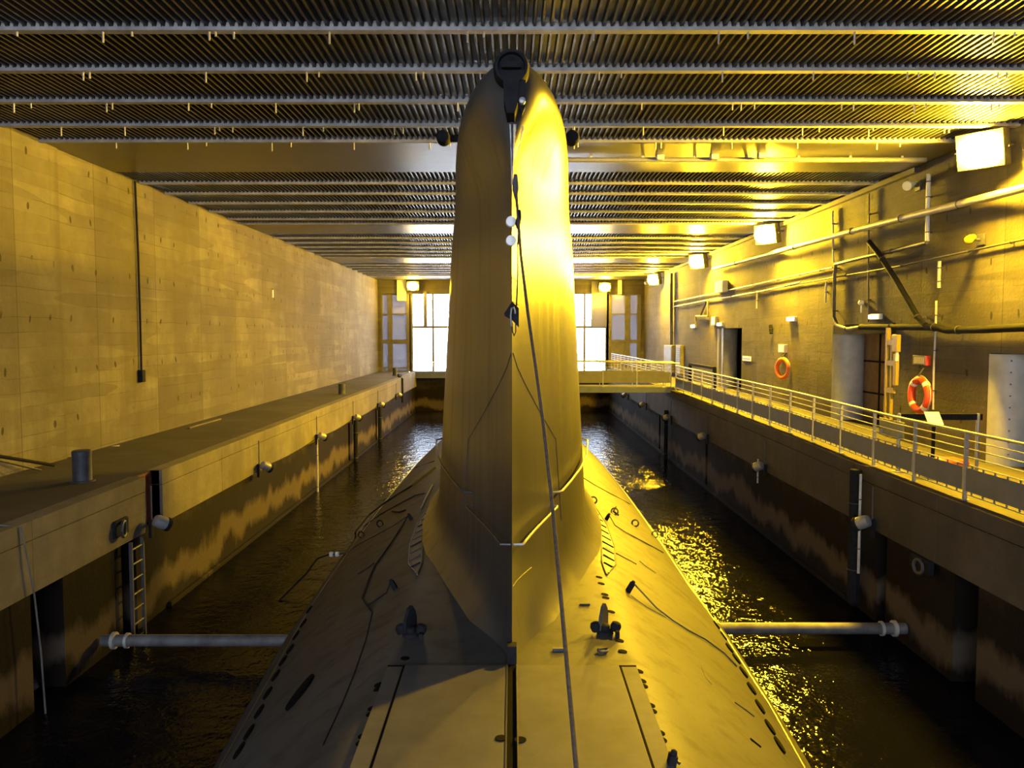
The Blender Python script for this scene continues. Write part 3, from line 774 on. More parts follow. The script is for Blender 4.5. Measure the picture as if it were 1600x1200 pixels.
# ------------------------------------------------------------------ railing along the right quay
XP = XQ + .14
posts = [8.25 + 1.703 * k for k in range(18)]
def railing(name, label, P, y_first=None):
    pass
t = thing('railing', (XP, 11.66, zq(11.66)), 'long galvanised railing with grey infill panels along the near right quay', 'railing')
o = Vector(t.location)
def rail_pts(h, dx=0):
    ys_ = [posts[0] + i * (posts[-1] - posts[0]) / 72 for i in range(73)]
    return [Vector((XP + dx, y, zq(y) + h)) for y in ys_]
MB().tube(rail_pts(1.13), .026, 10).build('handrail', 'galv', t, o=o)
for h in (1.0, .865, .73, .60): MB().tube(rail_pts(h), .011, 6).build('rail', 'galv', t, o=o)
MB().tube(rail_pts(.115), .011, 6).build('rail', 'galv', t, o=o)
for y in posts:
    z = zq(y); m = MB(); m.box(XP - .012, XP + .045, y - .022, y + .022, z - .02, z + 1.11); m.box(XP - .06, XP + .07, y - .06, y + .06, z, z + .015)
    m.build('post', 'galv', t, o=o, smooth=False)
for a, b in zip(posts, posts[1:]):
    m = MB(); ya, yb = a + .06, b - .06; x0, x1 = XP - .004, XP + .008
    za, zb = zq(ya), zq(yb)
    m.add([(x, y, z + h) for h in (.165, .55) for (y, z) in ((ya, za), (yb, zb)) for x in (x0, x1)], [(0, 2, 3, 1), (4, 5, 7, 6), (0, 1, 5, 4), (2, 6, 7, 3), (0, 4, 6, 2), (1, 3, 7, 5)])
    for k in range(5):
        y = ya + (yb - ya) * (k + .5) / 5; z = zq(y)
        m.box(x0 - .003, x1 + .003, y - .012, y + .012, z + .11, z + .17); m.box(x0 - .003, x1 + .003, y - .012, y + .012, z + .545, z + .60)
    m.build('infill_panel', 'panelgrey', t, o=o, smooth=False)
# far railing continuing past the gangway
fp = [40.3 + 1.75 * k for k in range(13)]
t = thing('railing', (XP, 40.3, 3.27), 'far stretch of pale railing on the right quay, beyond the gangway', 'railing')
o = Vector(t.location)
for h, r, nm in ((1.13, .028, 'handrail'), (1.0, .013, 'rail'), (.865, .013, 'rail'), (.73, .013, 'rail'), (.60, .013, 'rail'), (.115, .013, 'rail')):
    MB().tube([(XP, fp[0], 3.27 + h), (XP, fp[-1], 3.27 + h)], r, 8).build(nm, 'galv', t, o=o)
for y in fp: bx(XP - .02, XP + .04, y - .025, y + .025, 3.25, 4.38).build('post', 'galv', t, o=o, smooth=False)

# gangway from the quay to the submarine casing
t = thing('gangway', (7.0, 38.0, 3.18), 'blue grey footbridge leading from the right quay behind the fin to the submarine', 'gangway')
o = Vector(t.location); GA, GB = 37.25, 38.75
m = MB(); m.box(1.0, 7.4, GA, GA + .12, 3.16, 3.42); m.box(1.0, 7.4, GB - .12, GB, 3.16, 3.42)
for k in range(9): m.box(1.1 + k * .75, 1.2 + k * .75, GA + .1, GB - .1, 3.2, 3.34)
m.build('girder', 'bridge', t, o=o, smooth=False, bevel=.01)
bx(1.0, 7.9, GA + .05, GB - .05, 3.40, 3.44).build('deck_plate', 'quay_top', t, o=o, smooth=False)
m = MB()
for y in (GA + .3, GB - .3): m.tube([(1.25, y, 3.2), (1.25, y, hull_z(1.25, y) - .05)], .05, 8)
m.build('foot', 'bridge', t, o=o)
for y, tg in ((GA + .06, 0), (GB - .06, 1)):
    MB().tube([(1.0, y, 4.62), (4.2, y, 4.56), (7.6, y, 4.50)], .03, 8).build('handrail', 'galv', t, o=o)
    for z in (4.44, 4.30, 4.18): MB().tube([(1.0, y, z + .05), (7.4, y, z - .04)], .011, 6).build('rail', 'galv', t, o=o)
    for x in (1.05, 2.6, 4.15, 5.7, 7.25): bx(x - .022, x + .022, y - .022, y + .022, 3.42, 4.55).build('post', 'galv', t, o=o, smooth=False)
    bx(1.1, 7.2, y - .006, y + .006, 3.60, 4.10).build('infill_panel', 'panelgrey', t, o=o, smooth=False)

# ------------------------------------------------------------------ things on the quays
def bollard(u, v, r, h, label):
    p = at_z(u, v, ZQL)
    t = thing('bollard', p, label, 'bollard', 'mooring bollards on the left quay')
    MB().lathe((0, 0, 0), (0, 0, 1), [(0, r * 1.02), (.03, r), (h - .12, r), (h - .08, r * 1.04), (h - .02, r * 1.04), (h, r * .92)], 24).build('drum', 'castiron', t)
    MB().lathe((0, 0, -.004), (0, 0, 1), [(0, r * 1.35), (.025, r * 1.35), (.03, r * 1.1)], 24).build('base_plate', 'castiron', t)
    return t
bollard(129, 752, .17, .60, 'dark iron mooring bollard on the near left quay, largest in view')
bollard(534, 616, .155, .50, 'dark iron mooring bollard midway along the left quay')
b3 = bollard(617, 587, .15, .55, 'small dark bollard at the far end of the left quay')
t = thing('mooring_hose', at_z(622, 588, ZQL), 'black hose bending over the quay edge beside the farthest bollard', 'hose')
o = Vector(t.location); p = o
MB().tube([p + Vector((0, 0, .1)), p + Vector((.3, -.6, .1)), Vector((-7.5, p.y - 1.2, ZQL + .08)), Vector((-7.18, p.y - 1.6, ZQL - .1)), Vector((-7.12, p.y - 2.0, 2.2)), Vector((-7.1, p.y - 2.2, 1.4))], .07, 8).build('hose', 'black', t, o=o)

# steel bars and debris on the left quay
p0, p1 = at_x(-12, 711, XL + .16), at_z(84, 727, ZQL + .045)
t = thing('steel_bar', p1, 'dark steel bar lying propped on the near left quay against the wall', 'bar')
MB().tube([p0, p1], .035, 8).build('bar', 'black', t, o=p1)
p0, p1 = at_x(-4, 719, XL + .16), at_z(64, 735, ZQL + .03)
t = thing('steel_bar', p1, 'short thin rod lying under the dark steel bar on the left quay', 'bar')
MB().tube([p0, p1], .022, 6).build('bar', 'castiron', t, o=p1)
p = at_z(320, 664, ZQL)
t = thing('plank', p, 'old wooden plank lying along the foot of the left wall', 'plank')
p0, p1 = at_z(296, 669, ZQL + .03), at_z(345, 655, ZQL + .03)
MB().tube([p0, p1], .03, 4).build('board', 'wood', t, o=p)
p = at_z(181, 697, ZQL)
t = thing('paper_scrap', p, 'small white scrap lying on the left quay near the wall', 'scrap')
MB().add([(-.09, -.05, .005), (.1, -.04, .004), (.08, .05, .02), (-.07, .06, .005), (-.09, -.05, .0), (.1, -.04, .0), (.08, .05, .012), (-.07, .06, .0)], [(0, 1, 2, 3), (7, 6, 5, 4), (0, 4, 5, 1), (1, 5, 6, 2), (2, 6, 7, 3), (3, 7, 4, 0)]).build('sheet', 'white', t)
# cables over the near left quay edge
t = thing('grey_cable', (-7.5, 11.9, ZQL), 'pale cable draped over the near left quay edge into the water', 'cable')
o = Vector(t.location)
c = [Vector((-9.2, 11.3, ZQL + .03)), Vector((-8.2, 11.6, ZQL + .03)), Vector((-7.5, 11.8, ZQL + .03)), Vector((-7.22, 11.9, ZQL - .02)), Vector((-7.19, 12.0, 2.4)), Vector((-7.18, 12.1, 1.9)), Vector((-7.17, 12.2, 1.0)), Vector((-7.15, 12.25, -.3))]
MB().tube(c, .013, 8).build('cable', 'strut', t, o=o)

# spotlights hung on the quay faces
def spot(loc, s, label, big=False):
    t = thing('quay_spotlight', loc, label, 'spotlight', 'spotlights hung along the quay faces')
    m = MB(); ax = Vector((-s * .55, .62, -.4)).normalized()
    m.lathe(Vector((-s * .22, -.06, 0)) - ax * .14, ax, [(0, .07), (.02, .11), (.10, .13), (.24, .13), (.25, .11)], 18).build('body', 'galv', t)
    MB().lathe(Vector((-s * .22, -.06, 0)) + ax * .11, ax, [(0, .138), (.07, .138), (.08, .12), (.06, .11)], 18).build('hood', 'black', t)
    m = MB(); m.tube([(0, 0, .02), (-s * .12, -.02, .0), (-s * .2, -.06, 0)], .03, 8); m.box(-.03, .03, -.06, .06, -.32, .05)
    m.build('bracket', 'black', t)
    MB().tube([(-s * .02, -.02, .0), (-s * .02, -.02, .72)], .016, 6).build('conduit', 'castiron', t)
    return t
sy = [16.15, 23.1, 30.0, 36.9, 43.8, 50.7]
for s, nm in ((-1, 'left'), (1, 'right')):
    for i, y in enumerate(sy):
        lab = 'grey spotlight on the %s quay face, %s from the camera' % (nm, 'nearest' if i == 0 else ORD[i])
        if s < 0 and i == 0: lab = 'large grey spotlight on the left quay face beside the red notch'
        spot(Vector((s * (XQ - .1), y, 2.08)), s, lab)
# hanging cable runs between the left spotlights
t = thing('cable_run', (-7.2, 23.2, 1.95), 'dark cable sagging along the left quay face from spotlight to spotlight', 'cable')
o = Vector(t.location); m = MB()
for a, b in zip(sy[1:], sy[2:]):
    m.tube([(-7.21, a + .3 + (b - a - .5) * k / 10, 1.97 - .07 * math.sin(PI * k / 10)) for k in range(11)], .016, 6)
m.build('cable', 'black', t, o=o)
# vertical pipes down the pen walls
def vpipe(x, y, z0, z1, r, mat, name, label, cat='pipe'):
    t = thing(name, (x, y, z0), label, cat)
    MB().tube([(0, 0, 0), (0, 0, z1 - z0)], r, 8).build('tube', mat, t)
    for z in (.25, .75): MB().torus((0, 0, (z1 - z0) * z), (0, 0, 1), r + .006, .012, 12, 6).build('clamp', 'castiron', t)
vpipe(-7.18, 30.0, -.4, 1.95, .035, 'pipe', 'guide_pole', 'pale pole standing in the water under the left quay, below the third spotlight', 'pole')
vpipe(-7.16, 37.3, -.4, 1.9, .10, 'black', 'fender_post', 'dark fender post under the left quay below the fourth spotlight', 'post')
vpipe(-7.16, 44.2, -.4, 1.9, .10, 'black', 'fender_post', 'dark fender post farthest along under the left quay', 'post')
vpipe(7.16, 16.9, .2, 3.0, .13, 'black', 'fender_post', 'thick dark fender post on the near right pen wall under the railing', 'post')
vpipe(7.13, 16.6, .9, 2.95, .03, 'pipe', 'guide_pole', 'thin pale pipe beside the thick fender post on the right pen wall', 'pole')
vpipe(7.16, 37.9, -.4, 2.3, .09, 'black', 'fender_post', 'dark fender post on the right pen wall below the gangway', 'post')
vpipe(-7.4, 16.02, 2.2, 2.85, .025, 'white', 'guide_pole', 'short white pipe on the edge of the red notch in the left quay', 'pole')
vpipe(7.14, 23.6, 1.5, 2.2, .025, 'pipe', 'guide_pole', 'short pale pipe on the right pen wall by the second spotlight', 'pole')
# ladder on the left pen wall
t = thing('ladder', (-7.2, 15.5, -.5), 'rusty iron ladder going down the left pen wall under the near quay', 'ladder')
for dy in (-.24, .24): MB().box(-.03, .03, dy - .025, dy + .025, 0, 2.38).build('stile', 'pipedark', t, smooth=False)
for k in range(8): MB().tube([(0, -.24, .2 + k * .29), (0, .24, .2 + k * .29)], .018, 8).build('rung', 'pipedark', t)
# mooring bracket below the near quay on the left
t = thing('mooring_ring', (-7.24, 14.9, 2.25), 'dark iron mooring ring box on the near left quay face', 'ring')
m = MB(); m.box(-.05, .05, -.25, .3, -.16, .16); m.build('backplate', 'black', t, bevel=.03)
MB().torus((.09, 0, -.02), (1, .2, 0), .14, .03, 20, 8).build('ring', 'castiron', t)
t = thing('mooring_ring', (7.24, 14.2, 1.75), 'dark iron mooring block on the near right pen wall', 'ring')
m = MB(); m.box(-.06, .05, -.3, .4, -.12, .14); m.build('backplate', 'black', t, bevel=.03)
MB().torus((-.09, 0, -.02), (1, .2, 0), .12, .03, 20, 8).build('ring', 'castiron', t)

# steel struts between pen wall and hull
for s, v0, nm in ((-1, 1004, 'left'), (1, 1000, 'right')):
    y = 14.3 if s < 0 else 14.9
    t = thing('mooring_strut', (s * 7.0, y, .36), 'pale round steel strut holding the hull off the %s pen wall' % nm, 'strut')
    MB().tube([(s * .30, 0, 0), (-s * 3.28, 0, 0)], .105, 16).build('tube', 'strut', t)
    m = MB(); m.lathe((s * .12, 0, 0), (-s, 0, 0), [(0, .15), (.06, .15), (.065, .105)], 16); m.lathe((-s * .12, 0, 0), (-s, 0, 0), [(0, .135), (.05, .135)], 16)
    m.build('collar', 'pipe', t)
# buoys on the left flank
p = at_z(522, 866, .55)
t = thing('float_pair', p, 'two small white floats on a black line beside the left flank of the hull', 'float')
for dx in (-.07, .07): MB().lathe((dx, 0, -.055), (0, 0, 1), [(0, .03), (.02, .052), (.09, .052), (.11, .03)], 14).build('float', 'white', t)
MB().tube([(-.1, 0, 0), (.1, 0, 0)], .025, 8).build('spindle', 'black', t)
q = at_z(430, 945, -.05)
MB().tube([Vector((-.1, 0, 0)), Vector((-.35, -.2, -.05)), (q - p) * .5 + Vector((0, 0, .1)), q - p], .02, 6).build('line', 'black', t)
MB().tube([Vector((.1, 0, 0)), Vector((.4, .02, .05))], .018, 6).build('tether', 'black', t)

# ------------------------------------------------------------------ right quay furniture
def sx(u, v, z): return at_z(u, v, z)
# lifebuoys
def buoy(u, v, r, mat, label, bands=True, yaw=0.0):
    p = at_x(u, v, XR - .2)
    t = thing('lifebuoy', p, label, 'lifebuoy', 'lifebuoys on the right wall')
    ax = Vector((-1, -yaw, 0))
    MB().torus((0, 0, 0), ax, r, r * .24, 36, 12).build('ring', mat, t)
    if bands:
        for k in range(4):
            a = PI / 4 + k * PI / 2
            MB().torus((0, 0, 0), ax, r, r * .25, 5, 12, a - .13, a + .13).build('band', 'white', t)
    MB().torus((0, 0, 0), ax, r * 1.27, .012, 30, 6).build('grab_line', 'cream', t)
    MB().tube([(.06, 0, r * .8), (-.02, 0, r * .9), (-.03, 0, r * 1.3), (.08, 0, r * 1.75)], .018, 6).build('hook', 'castiron', t)
    return t
buoy(1437, 617, .37, 'red', 'red lifebuoy with white bands on the near right wall', True, .05)
buoy(1223, 576, .33, 'orange', 'plain orange lifebuoy farther along the right wall', False, .35)
def wallbox(name, u0, v0, u1, v1, dep, mat, label, cat, x=XR, extra=None, group=None):
    a, b = at_x(u0, v0, x), at_x(u1, v1, x)
    y0, y1 = sorted((a.y, b.y)); z0, z1 = sorted((a.z, b.z))
    t = thing(name, (x, (y0 + y1) / 2, z0), label, cat, group)
    hy, h = (y1 - y0) / 2, z1 - z0
    MB().box(-dep, .01, -hy, hy, 0, h).build('case', mat, t, bevel=.01)
    if extra: extra(t, hy, h, dep)
    return t
def ex_notice(t, hy, h, d):
    m = MB(); m.box(-d - .004, -d, -hy * .8, hy * .75, h * .15, h * .85); m.build('sheet', 'cream', t, smooth=False)
    bx(-d - .002, .0, -hy - .06, -hy + .02, 0, h).build('edge_strip', 'red', t, smooth=False)
wallbox('notice_box', 1432, 555, 1452, 571, .10, 'cabinet', 'cream notice box with a red edge above the red lifebuoy', 'sign', extra=ex_notice)
def ex_lid(t, hy, h, d): bx(-d - .012, -d, -hy * .85, hy * .85, h * .08, h * .9).build('lid', 'white', t, bevel=.006)
wallbox('wall_box', 1221, 538, 1230, 551, .12, 'white', 'small white box on the wall above the orange lifebuoy', 'box', extra=ex_lid)
wallbox('notice', 1161, 556, 1174, 565, .03, 'white', 'white rectangular notice on the right wall beside the far doorway', 'sign', extra=lambda t, hy, h, d: bx(-d - .003, -d, -hy * .85, hy * .85, h * .4, h * .55).build('text_block', 'panelgrey', t, smooth=False))
def ex_glass(t, hy, h, d): bx(-d - .07, -d + .01, -hy * .9, hy * .9, h * .1, h * .9).build('diffuser', 'bulkhead', t, bevel=.02)
BG = 'bulkhead lights on the right wall'
wallbox('bulkhead_light', 1365, 491, 1379, 499, .10, 'white', 'yellowish bulkhead light above the door with dark lintel', 'light', extra=ex_glass, group=BG)
wallbox('bulkhead_light', 1234, 495, 1245, 502, .08, 'white', 'white bulkhead light on bare wall above the orange lifebuoy', 'light', extra=ex_glass, group=BG)
wallbox('bulkhead_light', 1124.5, 504, 1131, 509.5, .10, 'white', 'white bulkhead light over the far doorway', 'light', extra=ex_glass, group=BG)
wallbox('bulkhead_light', 1083, 507, 1089, 512.5, .10, 'white', 'white bulkhead light hanging below the black wall bracket', 'light', extra=ex_glass, group=BG)
def ex_cab(t, hy, h, d): bx(-d - .015, -d, -hy * .9, hy * .9, h * .05, h * .95).build('door_panel', 'cabinet', t, bevel=.006)
wallbox('switch_cabinet', 1046, 539, 1058, 583, .35, 'cabinet', 'tall dark grey electrical cabinet at the foot of the pipes', 'cabinet', extra=ex_cab)
def ex_louv(t, hy, h, d):
    m = MB()
    for k in range(8): m.box(-d - .02, -d, -hy * .85, hy * .85, h * (.35 + k * .075), h * (.35 + k * .075) + h * .035)
    m.build('louvre', 'cabinet', t, smooth=False)
wallbox('louvred_cabinet', 1061, 539, 1068, 585, .2, 'louvre', 'olive louvred cabinet on the right wall beside the dark grey one', 'cabinet', extra=ex_louv)
wallbox('junction_box', 1125, 441, 1137, 456, .25, 'white', 'white junction box on the thin conduits high on the right wall', 'box', extra=ex_lid)
wallbox('switch_box', 1116, 495, 1122, 508, .15, 'grey', 'small grey switch box to the left above the far doorway', 'box', extra=ex_lid)
# cameras / small spots
def wallspot(u, v, mat, label, ln=.35, r=.11, dirv=(-.75, -.6, -.3)):
    p = at_x(u, v, XR - .25)
    t = thing('wall_spotlight', p, label, 'spotlight')
    ax = Vector(dirv).normalized()
    MB().lathe(-ax * ln * .6, ax, [(0, r * .6), (.04, r * .8), (ln * .6, r), (ln, r * 1.05), (ln + .01, r * .8)], 16).build('head', mat, t)
    MB().tube([(.0, 0, 0), (.14, .02, -.02), (.25, .02, -.02)], .03, 8).build('arm', 'castiron', t)
    bx(.2, .26, -.12, .14, -.14, .1).build('wall_plate', 'castiron', t, bevel=.01)
wallspot(1421, 289, 'white', 'unlit white spotlight just under the ceiling on the right wall')
wallspot(1517, 373, 'yellow', 'small yellow spotlight on the right wall under the thick pipe', .26, .09)
wallspot(1010, 442, 'white', 'white camera in the far right corner under the farthest floodlight', .3, .10)
def bulb(u, v, label):
    p = at_x(u, v, XR - .06); t = thing('wall_lamp', p, label, 'light')
    MB().lathe((0, 0, .0), (-1, 0, 0), [(-.06, .05), (0, .07), (.06, .07), (.09, .03)], 14).build('head', 'white', t)
    MB().tube([(0, 0, -.05), (0, 0, -.28)], .022, 6).build('stem', 'white', t)
bulb(1346, 473, 'little white round lamp with a stem on the right wall left of the diagonal pole')

# pipework on the right wall
def wpipe(pix, r, mat, name, label, cat='pipe', off=None, clamps=4):
    x = XR - (off if off else r + .04)
    P = [at_x(u, v, x) for u, v in pix]
    mid = P[len(P) // 2]
    t = thing(name, mid, label, cat); 
    MB().tube(P, r, 10).build('tube', mat, t, o=mid)
    if clamps:
        for k in range(clamps):
            m = MB(); f_ = (k + .5) / clamps * (len(P) - 1); i = int(f_); q = P[i].lerp(P[i + 1], f_ - i); d = (P[i + 1] - P[i]).normalized()
            m.torus(q, d, r + .005, .012, 12, 6); m.box(q.x, XR, q.y - .02, q.y + .02, q.z - .02, q.z + .02)
            m.build('clamp', 'castiron', t, o=mid)
wpipe([(2100, 154), (1700, 266), (1600, 294), (1450, 331), (1350, 356), (1230, 389), (1115, 420)], .085, 'pipe', 'wall_pipe', 'thick pale pipe running along the whole right wall under the floodlights', off=.25, clamps=8)
wpipe([(1451, 272), (1450, 320), (1449, 377)], .05, 'white', 'wall_pipe', 'white upright pipe under the nearest floodlight crossing the thick pipe')
wpipe([(1448, 379), (1400, 391), (1350, 402), (1306, 413), (1304, 430), (1303, 470), (1303, 495), (1308, 508), (1325, 514), (1345, 511)], .05, 'pipedark', 'wall_pipe', 'dark bent pipe dropping to the rounded grey door jamb', off=.12)
wpipe([(1301, 330), (1302, 410)], .03, 'pipe', 'wall_pipe', 'thin pale upright pipe above the bent dark pipe', clamps=2)
wpipe([(1358, 302), (1357, 400), (1357, 503)], .02, 'pipedark', 'wall_cable', 'thin dark upright cable on the wall above the door lintel', 'cable', clamps=3)
wpipe([(1358, 378), (1372, 395), (1400, 437), (1425, 480), (1437, 500), (1446, 508)], .07, 'black', 'slanting_pole', 'thick black pole slanting down the right wall', 'pole', off=.2, clamps=2)
wpipe([(1345, 511), (1400, 511), (1450, 511), (1466, 512), (1480, 516), (1530, 515), (1610, 511), (1900, 497)], .085, 'black', 'wall_pipe', 'thick black pipe running level above the doorways on the right wall', off=.14, clamps=4)
wpipe([(1468, 408), (1467, 450)], .04, 'pipe', 'wall_pipe', 'short pale upright pipe below the yellow spotlight', clamps=2)
wpipe([(1463, 470), (1462, 515), (1459, 580), (1458, 640)], .025, 'pipe', 'wall_pipe', 'thin pale conduit to the right of the red lifebuoy', clamps=3)
wpipe([(1900, 310), (1600, 374), (1525, 390), (1400, 417), (1300, 434), (1200, 452)], .022, 'castiron', 'wall_cable', 'thin cable sloping across the right wall beneath the bent dark pipe', 'cable', clamps=6)
wpipe([(1300, 418), (1250, 429), (1200, 440), (1140, 453), (1050, 472)], .025, 'pipe', 'wall_conduit', 'upper of the two thin conduits leading to the corner pipes', 'pipe', clamps=6)
wpipe([(1250, 441), (1200, 453), (1185, 456), (1140, 464), (1100, 470), (1050, 480)], .03, 'pipe', 'wall_conduit', 'lower of the two thin conduits leading to the corner pipes', 'pipe', clamps=6)
wpipe([(1049, 427), (1049, 480), (1049, 539)], .10, 'cabinet', 'wall_pipe', 'dark upright pipe rising from the electrical cabinet', 'pipe', clamps=3)
wpipe([(1291, 440), (1290, 473)], .03, 'pipe', 'wall_pipe', 'short pale pipe stub left of the dark bent pipe', clamps=1)
wpipe([(1183, 457), (1182, 482)], .03, 'pipe', 'wall_pipe', 'short pale pipe stub below the thin conduits', clamps=1)
wpipe([(1204, 508), (1205, 521)], .07, 'black', 'wall_hook', 'black iron hook stub on bare wall left of the orange lifebuoy', 'hook', clamps=1)
# triangular bracket
t = thing('wall_bracket', at_x(1100, 490, XR - .1), 'black triangular steel bracket below the conduits on the right wall', 'bracket')
o = Vector(t.location); m = MB()
for a, b in (((1106, 470), (1106, 494)), ((1088, 494), (1106, 494)), ((1095, 493), (1104, 470)), ((1087, 494), (1087, 508))):
    m.tube([at_x(*a, XR - .1), at_x(*b, XR - .1)], .05, 6)
m.build('frame', 'cabinet', t, o=o)
# wall cornice light channel along the top of the right wall, far stretch
p0, p1 = at_x(1430, 262, XR - .12), at_x(1046, 424, XR - .12)
struct(bx(XR - .14, XR, p0.y, p1.y, ZC - .16, ZC - .03).build('trim_11', 'slab', smooth=False))
# ceiling pipe under the first strip
p0, p1 = at_z(870, 250, ZC - .09), at_z(1430, 257, ZC - .09)
t = thing('ceiling_pipe', (5, p0.y, ZC), 'long pale pipe under the first bare concrete strip, right of the fin', 'pipe'); o = Vector(t.location)
MB().tube([Vector((-.2, p0.y, ZC - .09)), Vector((p1.x, p0.y, ZC - .09))], .06, 10).build('tube', 'galv', t, o=o)
m = MB()
for k in range(8): m.box(.6 + k * 1.2, .66 + k * 1.2, p0.y - .03, p0.y + .03, ZC - .1, ZC + .02)
m.build('hanger', 'beam', t, o=o, smooth=False)
for i, (u, v) in enumerate([(1031, 243), (1116, 242), (1190, 240)]):
    p = at_z(u, v, ZC)
    t = thing('ceiling_fixture', p, 'small pale box on the concrete strip above the ceiling pipe, %s from the fin' % ORD[i], 'box', 'boxes on the first concrete strip')
    bx(-.09, .09, -.09, .09, -.10, .01).build('case', 'white', t, bevel=.02)
    bx(-.07, .07, -.07, .07, -.115, -.10).build('cover', 'beam', t, bevel=.01)
p = at_x(1456, 243, XR - .1)
wallbox('emergency_box', 1453, 238, 1459, 247, .12, 'white', 'small white box at the top of the right wall left of the nearest floodlight', 'box', extra=ex_lid)

# yellow post frame before the door
p = at_z(1386, 703, zq(20.5)); PX, PY = 9.75, at_x(1386, 600, 9.75).y
t = thing('yellow_post', (PX, PY, zq(PY)), 'tall yellow steel post frame standing before the brown door', 'post')
H = at_x(1386, 512, PX).z - zq(PY)
MB().box(-.05, .05, -.045, .045, 0, H).build('upright', 'yellow', t, smooth=False)
MB().box(-.04, .04, -.28, -.22, 0, H - .2).build('upright', 'yellow', t, smooth=False)
for z in (1.15, 1.85, H - .45): MB().box(-.045, .03, -.42, .06, z, z + .13).build('crossbar', 'yellow', t, smooth=False)
MB().box(-.07, .04, -.62, -.36, H - .62, H - .18).build('control_box', 'yellow', t, bevel=.015)
MB().box(-.05, .04, -.56, -.40, 1.35, 2.15).build('control_box', 'yellow', t, bevel=.015)
MB().tube([(-.02, -.55, H - .62), (-.02, -.55, H - .85)], .04, 8).build('lamp', 'white', t)

# information lectern
p = at_y(1459, 654, 15.6); zb = zq(p.y)
t = thing('information_lectern', (p.x, p.y, zb), 'small slanted white information panel on a dark leg behind the railing', 'lectern')
h = p.z - zb; q = Matrix.Translation((0, 0, h)) @ Matrix.Rotation(R(-14), 4, 'Z') @ Matrix.Rotation(R(28), 4, 'X')
m = MB(); m.box(-.13, .13, -.22, .22, -.012, .012, q); m.build('panel', 'white', t, bevel=.004)
m = MB(); m.box(-.02, .03, -.02, .03, 0, h - .01); m.box(-.12, .12, -.12, .12, 0, .02); m.build('leg', 'black', t, smooth=False)
# barrier
BY = 16.1
t = thing('barrier', (8.4, BY, zq(BY)), 'black barrier bar between two silver posts below the red lifebuoy', 'barrier')
o = Vector(t.location)
for x in (7.64, 9.2):
    z = zq(BY); MB().lathe((x, BY, z), (0, 0, 1), [(0, .12), (.02, .12), (.03, .035), (1.14, .035), (1.17, .025)], 16).build('post', 'galv', t, o=o)
bx(7.66, 9.28, BY - .02, BY + .02, 4.12, 4.24).build('bar', 'black', t, o=o, smooth=False)
# plate on the railing
ya, yb = at_x(1370, 660, XP).y, at_x(1408, 660, XP).y
t = thing('railing_notice', (XP + .03, (ya + yb) / 2, zq(16) + .78), 'olive grey board fixed to the railing in front of the yellow post', 'sign')
hy = abs(ya - yb) / 2
bx(.02, .035, -hy, hy, -.08, .26).build('board', 'louvre', t, smooth=False)
m = MB(); m.box(-.02, .03, -hy * .8, -hy * .7, -.03, .03); m.box(-.02, .03, hy * .7, hy * .8, -.03, .03); m.build('clip', 'galv', t, smooth=False)
# red mat
p = at_z(1488, 727, zq(15)); 
t = thing('red_box', p, 'small red box on the quay floor beside the barrier post', 'box')
bx(-.2, .2, -.3, .3, 0, .12).build('case', 'red', t, bevel=.015); bx(-.19, .19, -.29, .29, .12, .135).build('lid', 'red', t, bevel=.005)
# black frame table by the far doorway
y0, y1 = at_x(1116, 590, 9.2).y, at_x(1078, 590, 9.2).y
t = thing('black_frame', (9.2, (y0 + y1) / 2, zq(40)), 'black open metal frame standing on the quay by the far doorway', 'frame'); o = Vector(t.location)
for y in (y0, y1): bx(9.13, 9.27, y - .08, y + .08, zq(y), 4.3).build('leg', 'black', t, o=o, smooth=False)
bx(9.13, 9.27, y0, y1, 4.22, 4.34).build('crossbar', 'black', t, o=o, smooth=False)

# ------------------------------------------------------------------ left wall cable
P = [at_x(u, v, XL + .05) for u, v in [(211, 283), (216, 400), (219, 500), (221, 580)]]
o = P[-1]; t = thing('drop_cable', o, 'black cable hanging down the left wall to a small switch box', 'cable')
MB().tube(P, .03, 8).build('cable', 'black', t, o=o)
e_ = at_x(221, 597, XL + .05); bx(-.06, .07, -.10, .10, e_.z - o.z, .03).build('switch_box', 'black', t, bevel=.01)
p = at_x(426, 459, XL + .03); t = thing('wall_tag', p, 'tiny pale tag high on the left wall', 'tag')
bx(-.03, .02, -.08, .08, -.16, .16).build('plate', 'cream', t, smooth=False); MB().tube([(.0, 0, .16), (.0, 0, .24)], .012, 6).build('hook', 'castiron', t)

# ------------------------------------------------------------------ glazed end facade
FY = Y1 + .15
def fx(u): return at_y(u, 560, FY).x
def fz(v): return at_y(700, v, FY).z
zb, zt = 3.0, 8.95
def bay(n, xs_, zs_, fw, mats, extra=None):
    d = bpy.data.objects.new('window_%d' % n, None); d.location = ((xs_[0] + xs_[-1]) / 2, FY, zb); COL.objects.link(d); struct(d)
    o = Vector(d.location)
    for x, wv in zip(xs_, fw[0]): bx(x - wv, x + wv, FY - .08, FY + .08, zb, zs_[-1]).build('mullion', 'frame', d, o=o, smooth=False)
    for z, wv in zip(zs_, fw[1]): bx(xs_[0], xs_[-1], FY - .07, FY + .07, z - wv, z + wv).build('transom', 'frame', d, o=o, smooth=False)
    k = 0
    for i in range(len(xs_) - 1):
        for j in range(len(zs_) - 1):
            bx(xs_[i], xs_[i + 1], FY + .02, FY + .03, zs_[j], zs_[j + 1]).build('pane', mats[k % len(mats)], d, o=o, smooth=False); k += 1
    return d, o
zz = [3.0, fz(575), fz(534), fz(491), fz(457)]
bay(1, [fx(594), fx(610), fx(639)], zz, ([.22, .17, .17], [.05, .05, .14, .05, .2]), ['milky', 'milky', 'milky', 'milky2'])
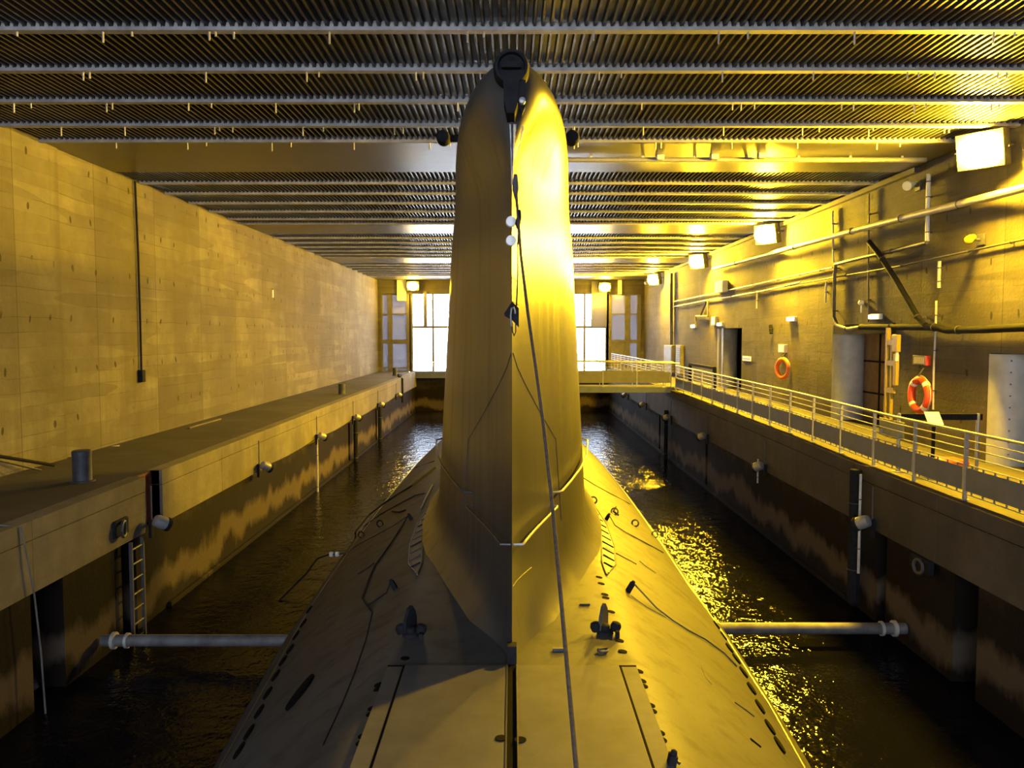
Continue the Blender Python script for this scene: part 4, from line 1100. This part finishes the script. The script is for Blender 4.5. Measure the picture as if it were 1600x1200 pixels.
bay(3, [fx(951), fx(980), fx(998)], zz, ([.2, .2, .15], [.05, .05, .12, .05, .2]), ['milky', 'cabinet', 'milky', 'milky2', 'milky', 'milky', 'milky', 'milky2'])
zc = [3.0, fz(563), fz(552), fz(511), fz(457)]
bay(2, [fx(643), fx(677), fx(720), fx(760), fx(800), fx(840), fx(880), fx(913), fx(948)], zc, ([.12, .07, .07, .07, .07, .07, .07, .07, .12], [.08, .02, .02, .08, .12]), ['clear'])
struct(bx(XL, XR, Y1 + .02, Y1 + .4, fz(459), 9.0).build('wall_lintel', 'wall', smooth=False))
# white boards beside the end lamps and round the middle posts
for i, (u0, u1, v0, v1, mt) in enumerate([(622, 636, 434, 470, 'white'), (663, 668, 455, 511, 'frame'), (923, 947, 440, 511, 'milky2'), (964, 970, 434, 460, 'white')]):
    struct(bx(fx(u0), fx(u1), Y1 - .12, Y1 - .02, fz(v1), fz(v0)).build('trim_%d' % (12 + i), mt, smooth=False))
# outside: apron and sheds across the yard
struct(bx(-60, 60, Y1 + .5, 200, 2.2, 2.9).build('floor', 'outside', smooth=False))
for nm, x0, x1, y, hh, lab in (('shed', -20, -9, 100, 9.5, 'pale gabled shed outside beyond the left glazing'), ('shed', 11, 26, 108, 8, 'pale gabled shed outside beyond the right glazing')):
    t = thing('shed', ((x0 + x1) / 2, y, 2.9), lab, 'building'); wv = (x1 - x0) / 2
    bx(-wv, wv, 0, 20, 0, hh - 2.9).build('wall', 'bldg', t, smooth=False)
    MB().prism([(-wv - .4, hh - 3), (wv + .4, hh - 3), (0, hh + .5)], (0, -.3, 0), (1, 0, 0), (0, 0, 1), (0, 20.6, 0)).build('roof', 'roof', t, smooth=False)

# ------------------------------------------------------------------ daylight
wd = bpy.data.worlds.new('sky'); scene.world = wd; wd.use_nodes = True
bg = wd.node_tree.nodes['Background']; bg.inputs[0].default_value = (.72, .82, 1, 1); bg.inputs[1].default_value = 11
def portal(name, loc, rot, sx_, sy_):
    l = bpy.data.lights.new(name, 'AREA'); l.shape = 'RECTANGLE'; l.size = sx_; l.size_y = sy_; l.cycles.is_portal = True
    o = bpy.data.objects.new(name, l); o.location = loc; o.rotation_euler = rot; COL.objects.link(o)
portal('daylight_end', (0, Y1 + .6, 6.0), (R(-90), 0, 0), 19.5, 6)
portal('daylight_mouth', (-2.0, Y0 - .6, 6.7), (R(90), 0, 0), 13, 5.4)
sl_ = bpy.data.lights.new('sun', 'SUN'); sl_.energy = 1000; sl_.angle = R(.53); sl_.color = (1, .97, .92)
so_ = bpy.data.objects.new('sun', sl_); COL.objects.link(so_); so_.rotation_euler = Vector((-.6, .02, -1)).to_track_quat('-Z', 'Y').to_euler()

scene.view_settings.view_transform = 'Standard'; scene.view_settings.look = 'None'
scene.view_settings.gamma = 1; scene.view_settings.use_curve_mapping = False
scene.view_settings.exposure = 0.0
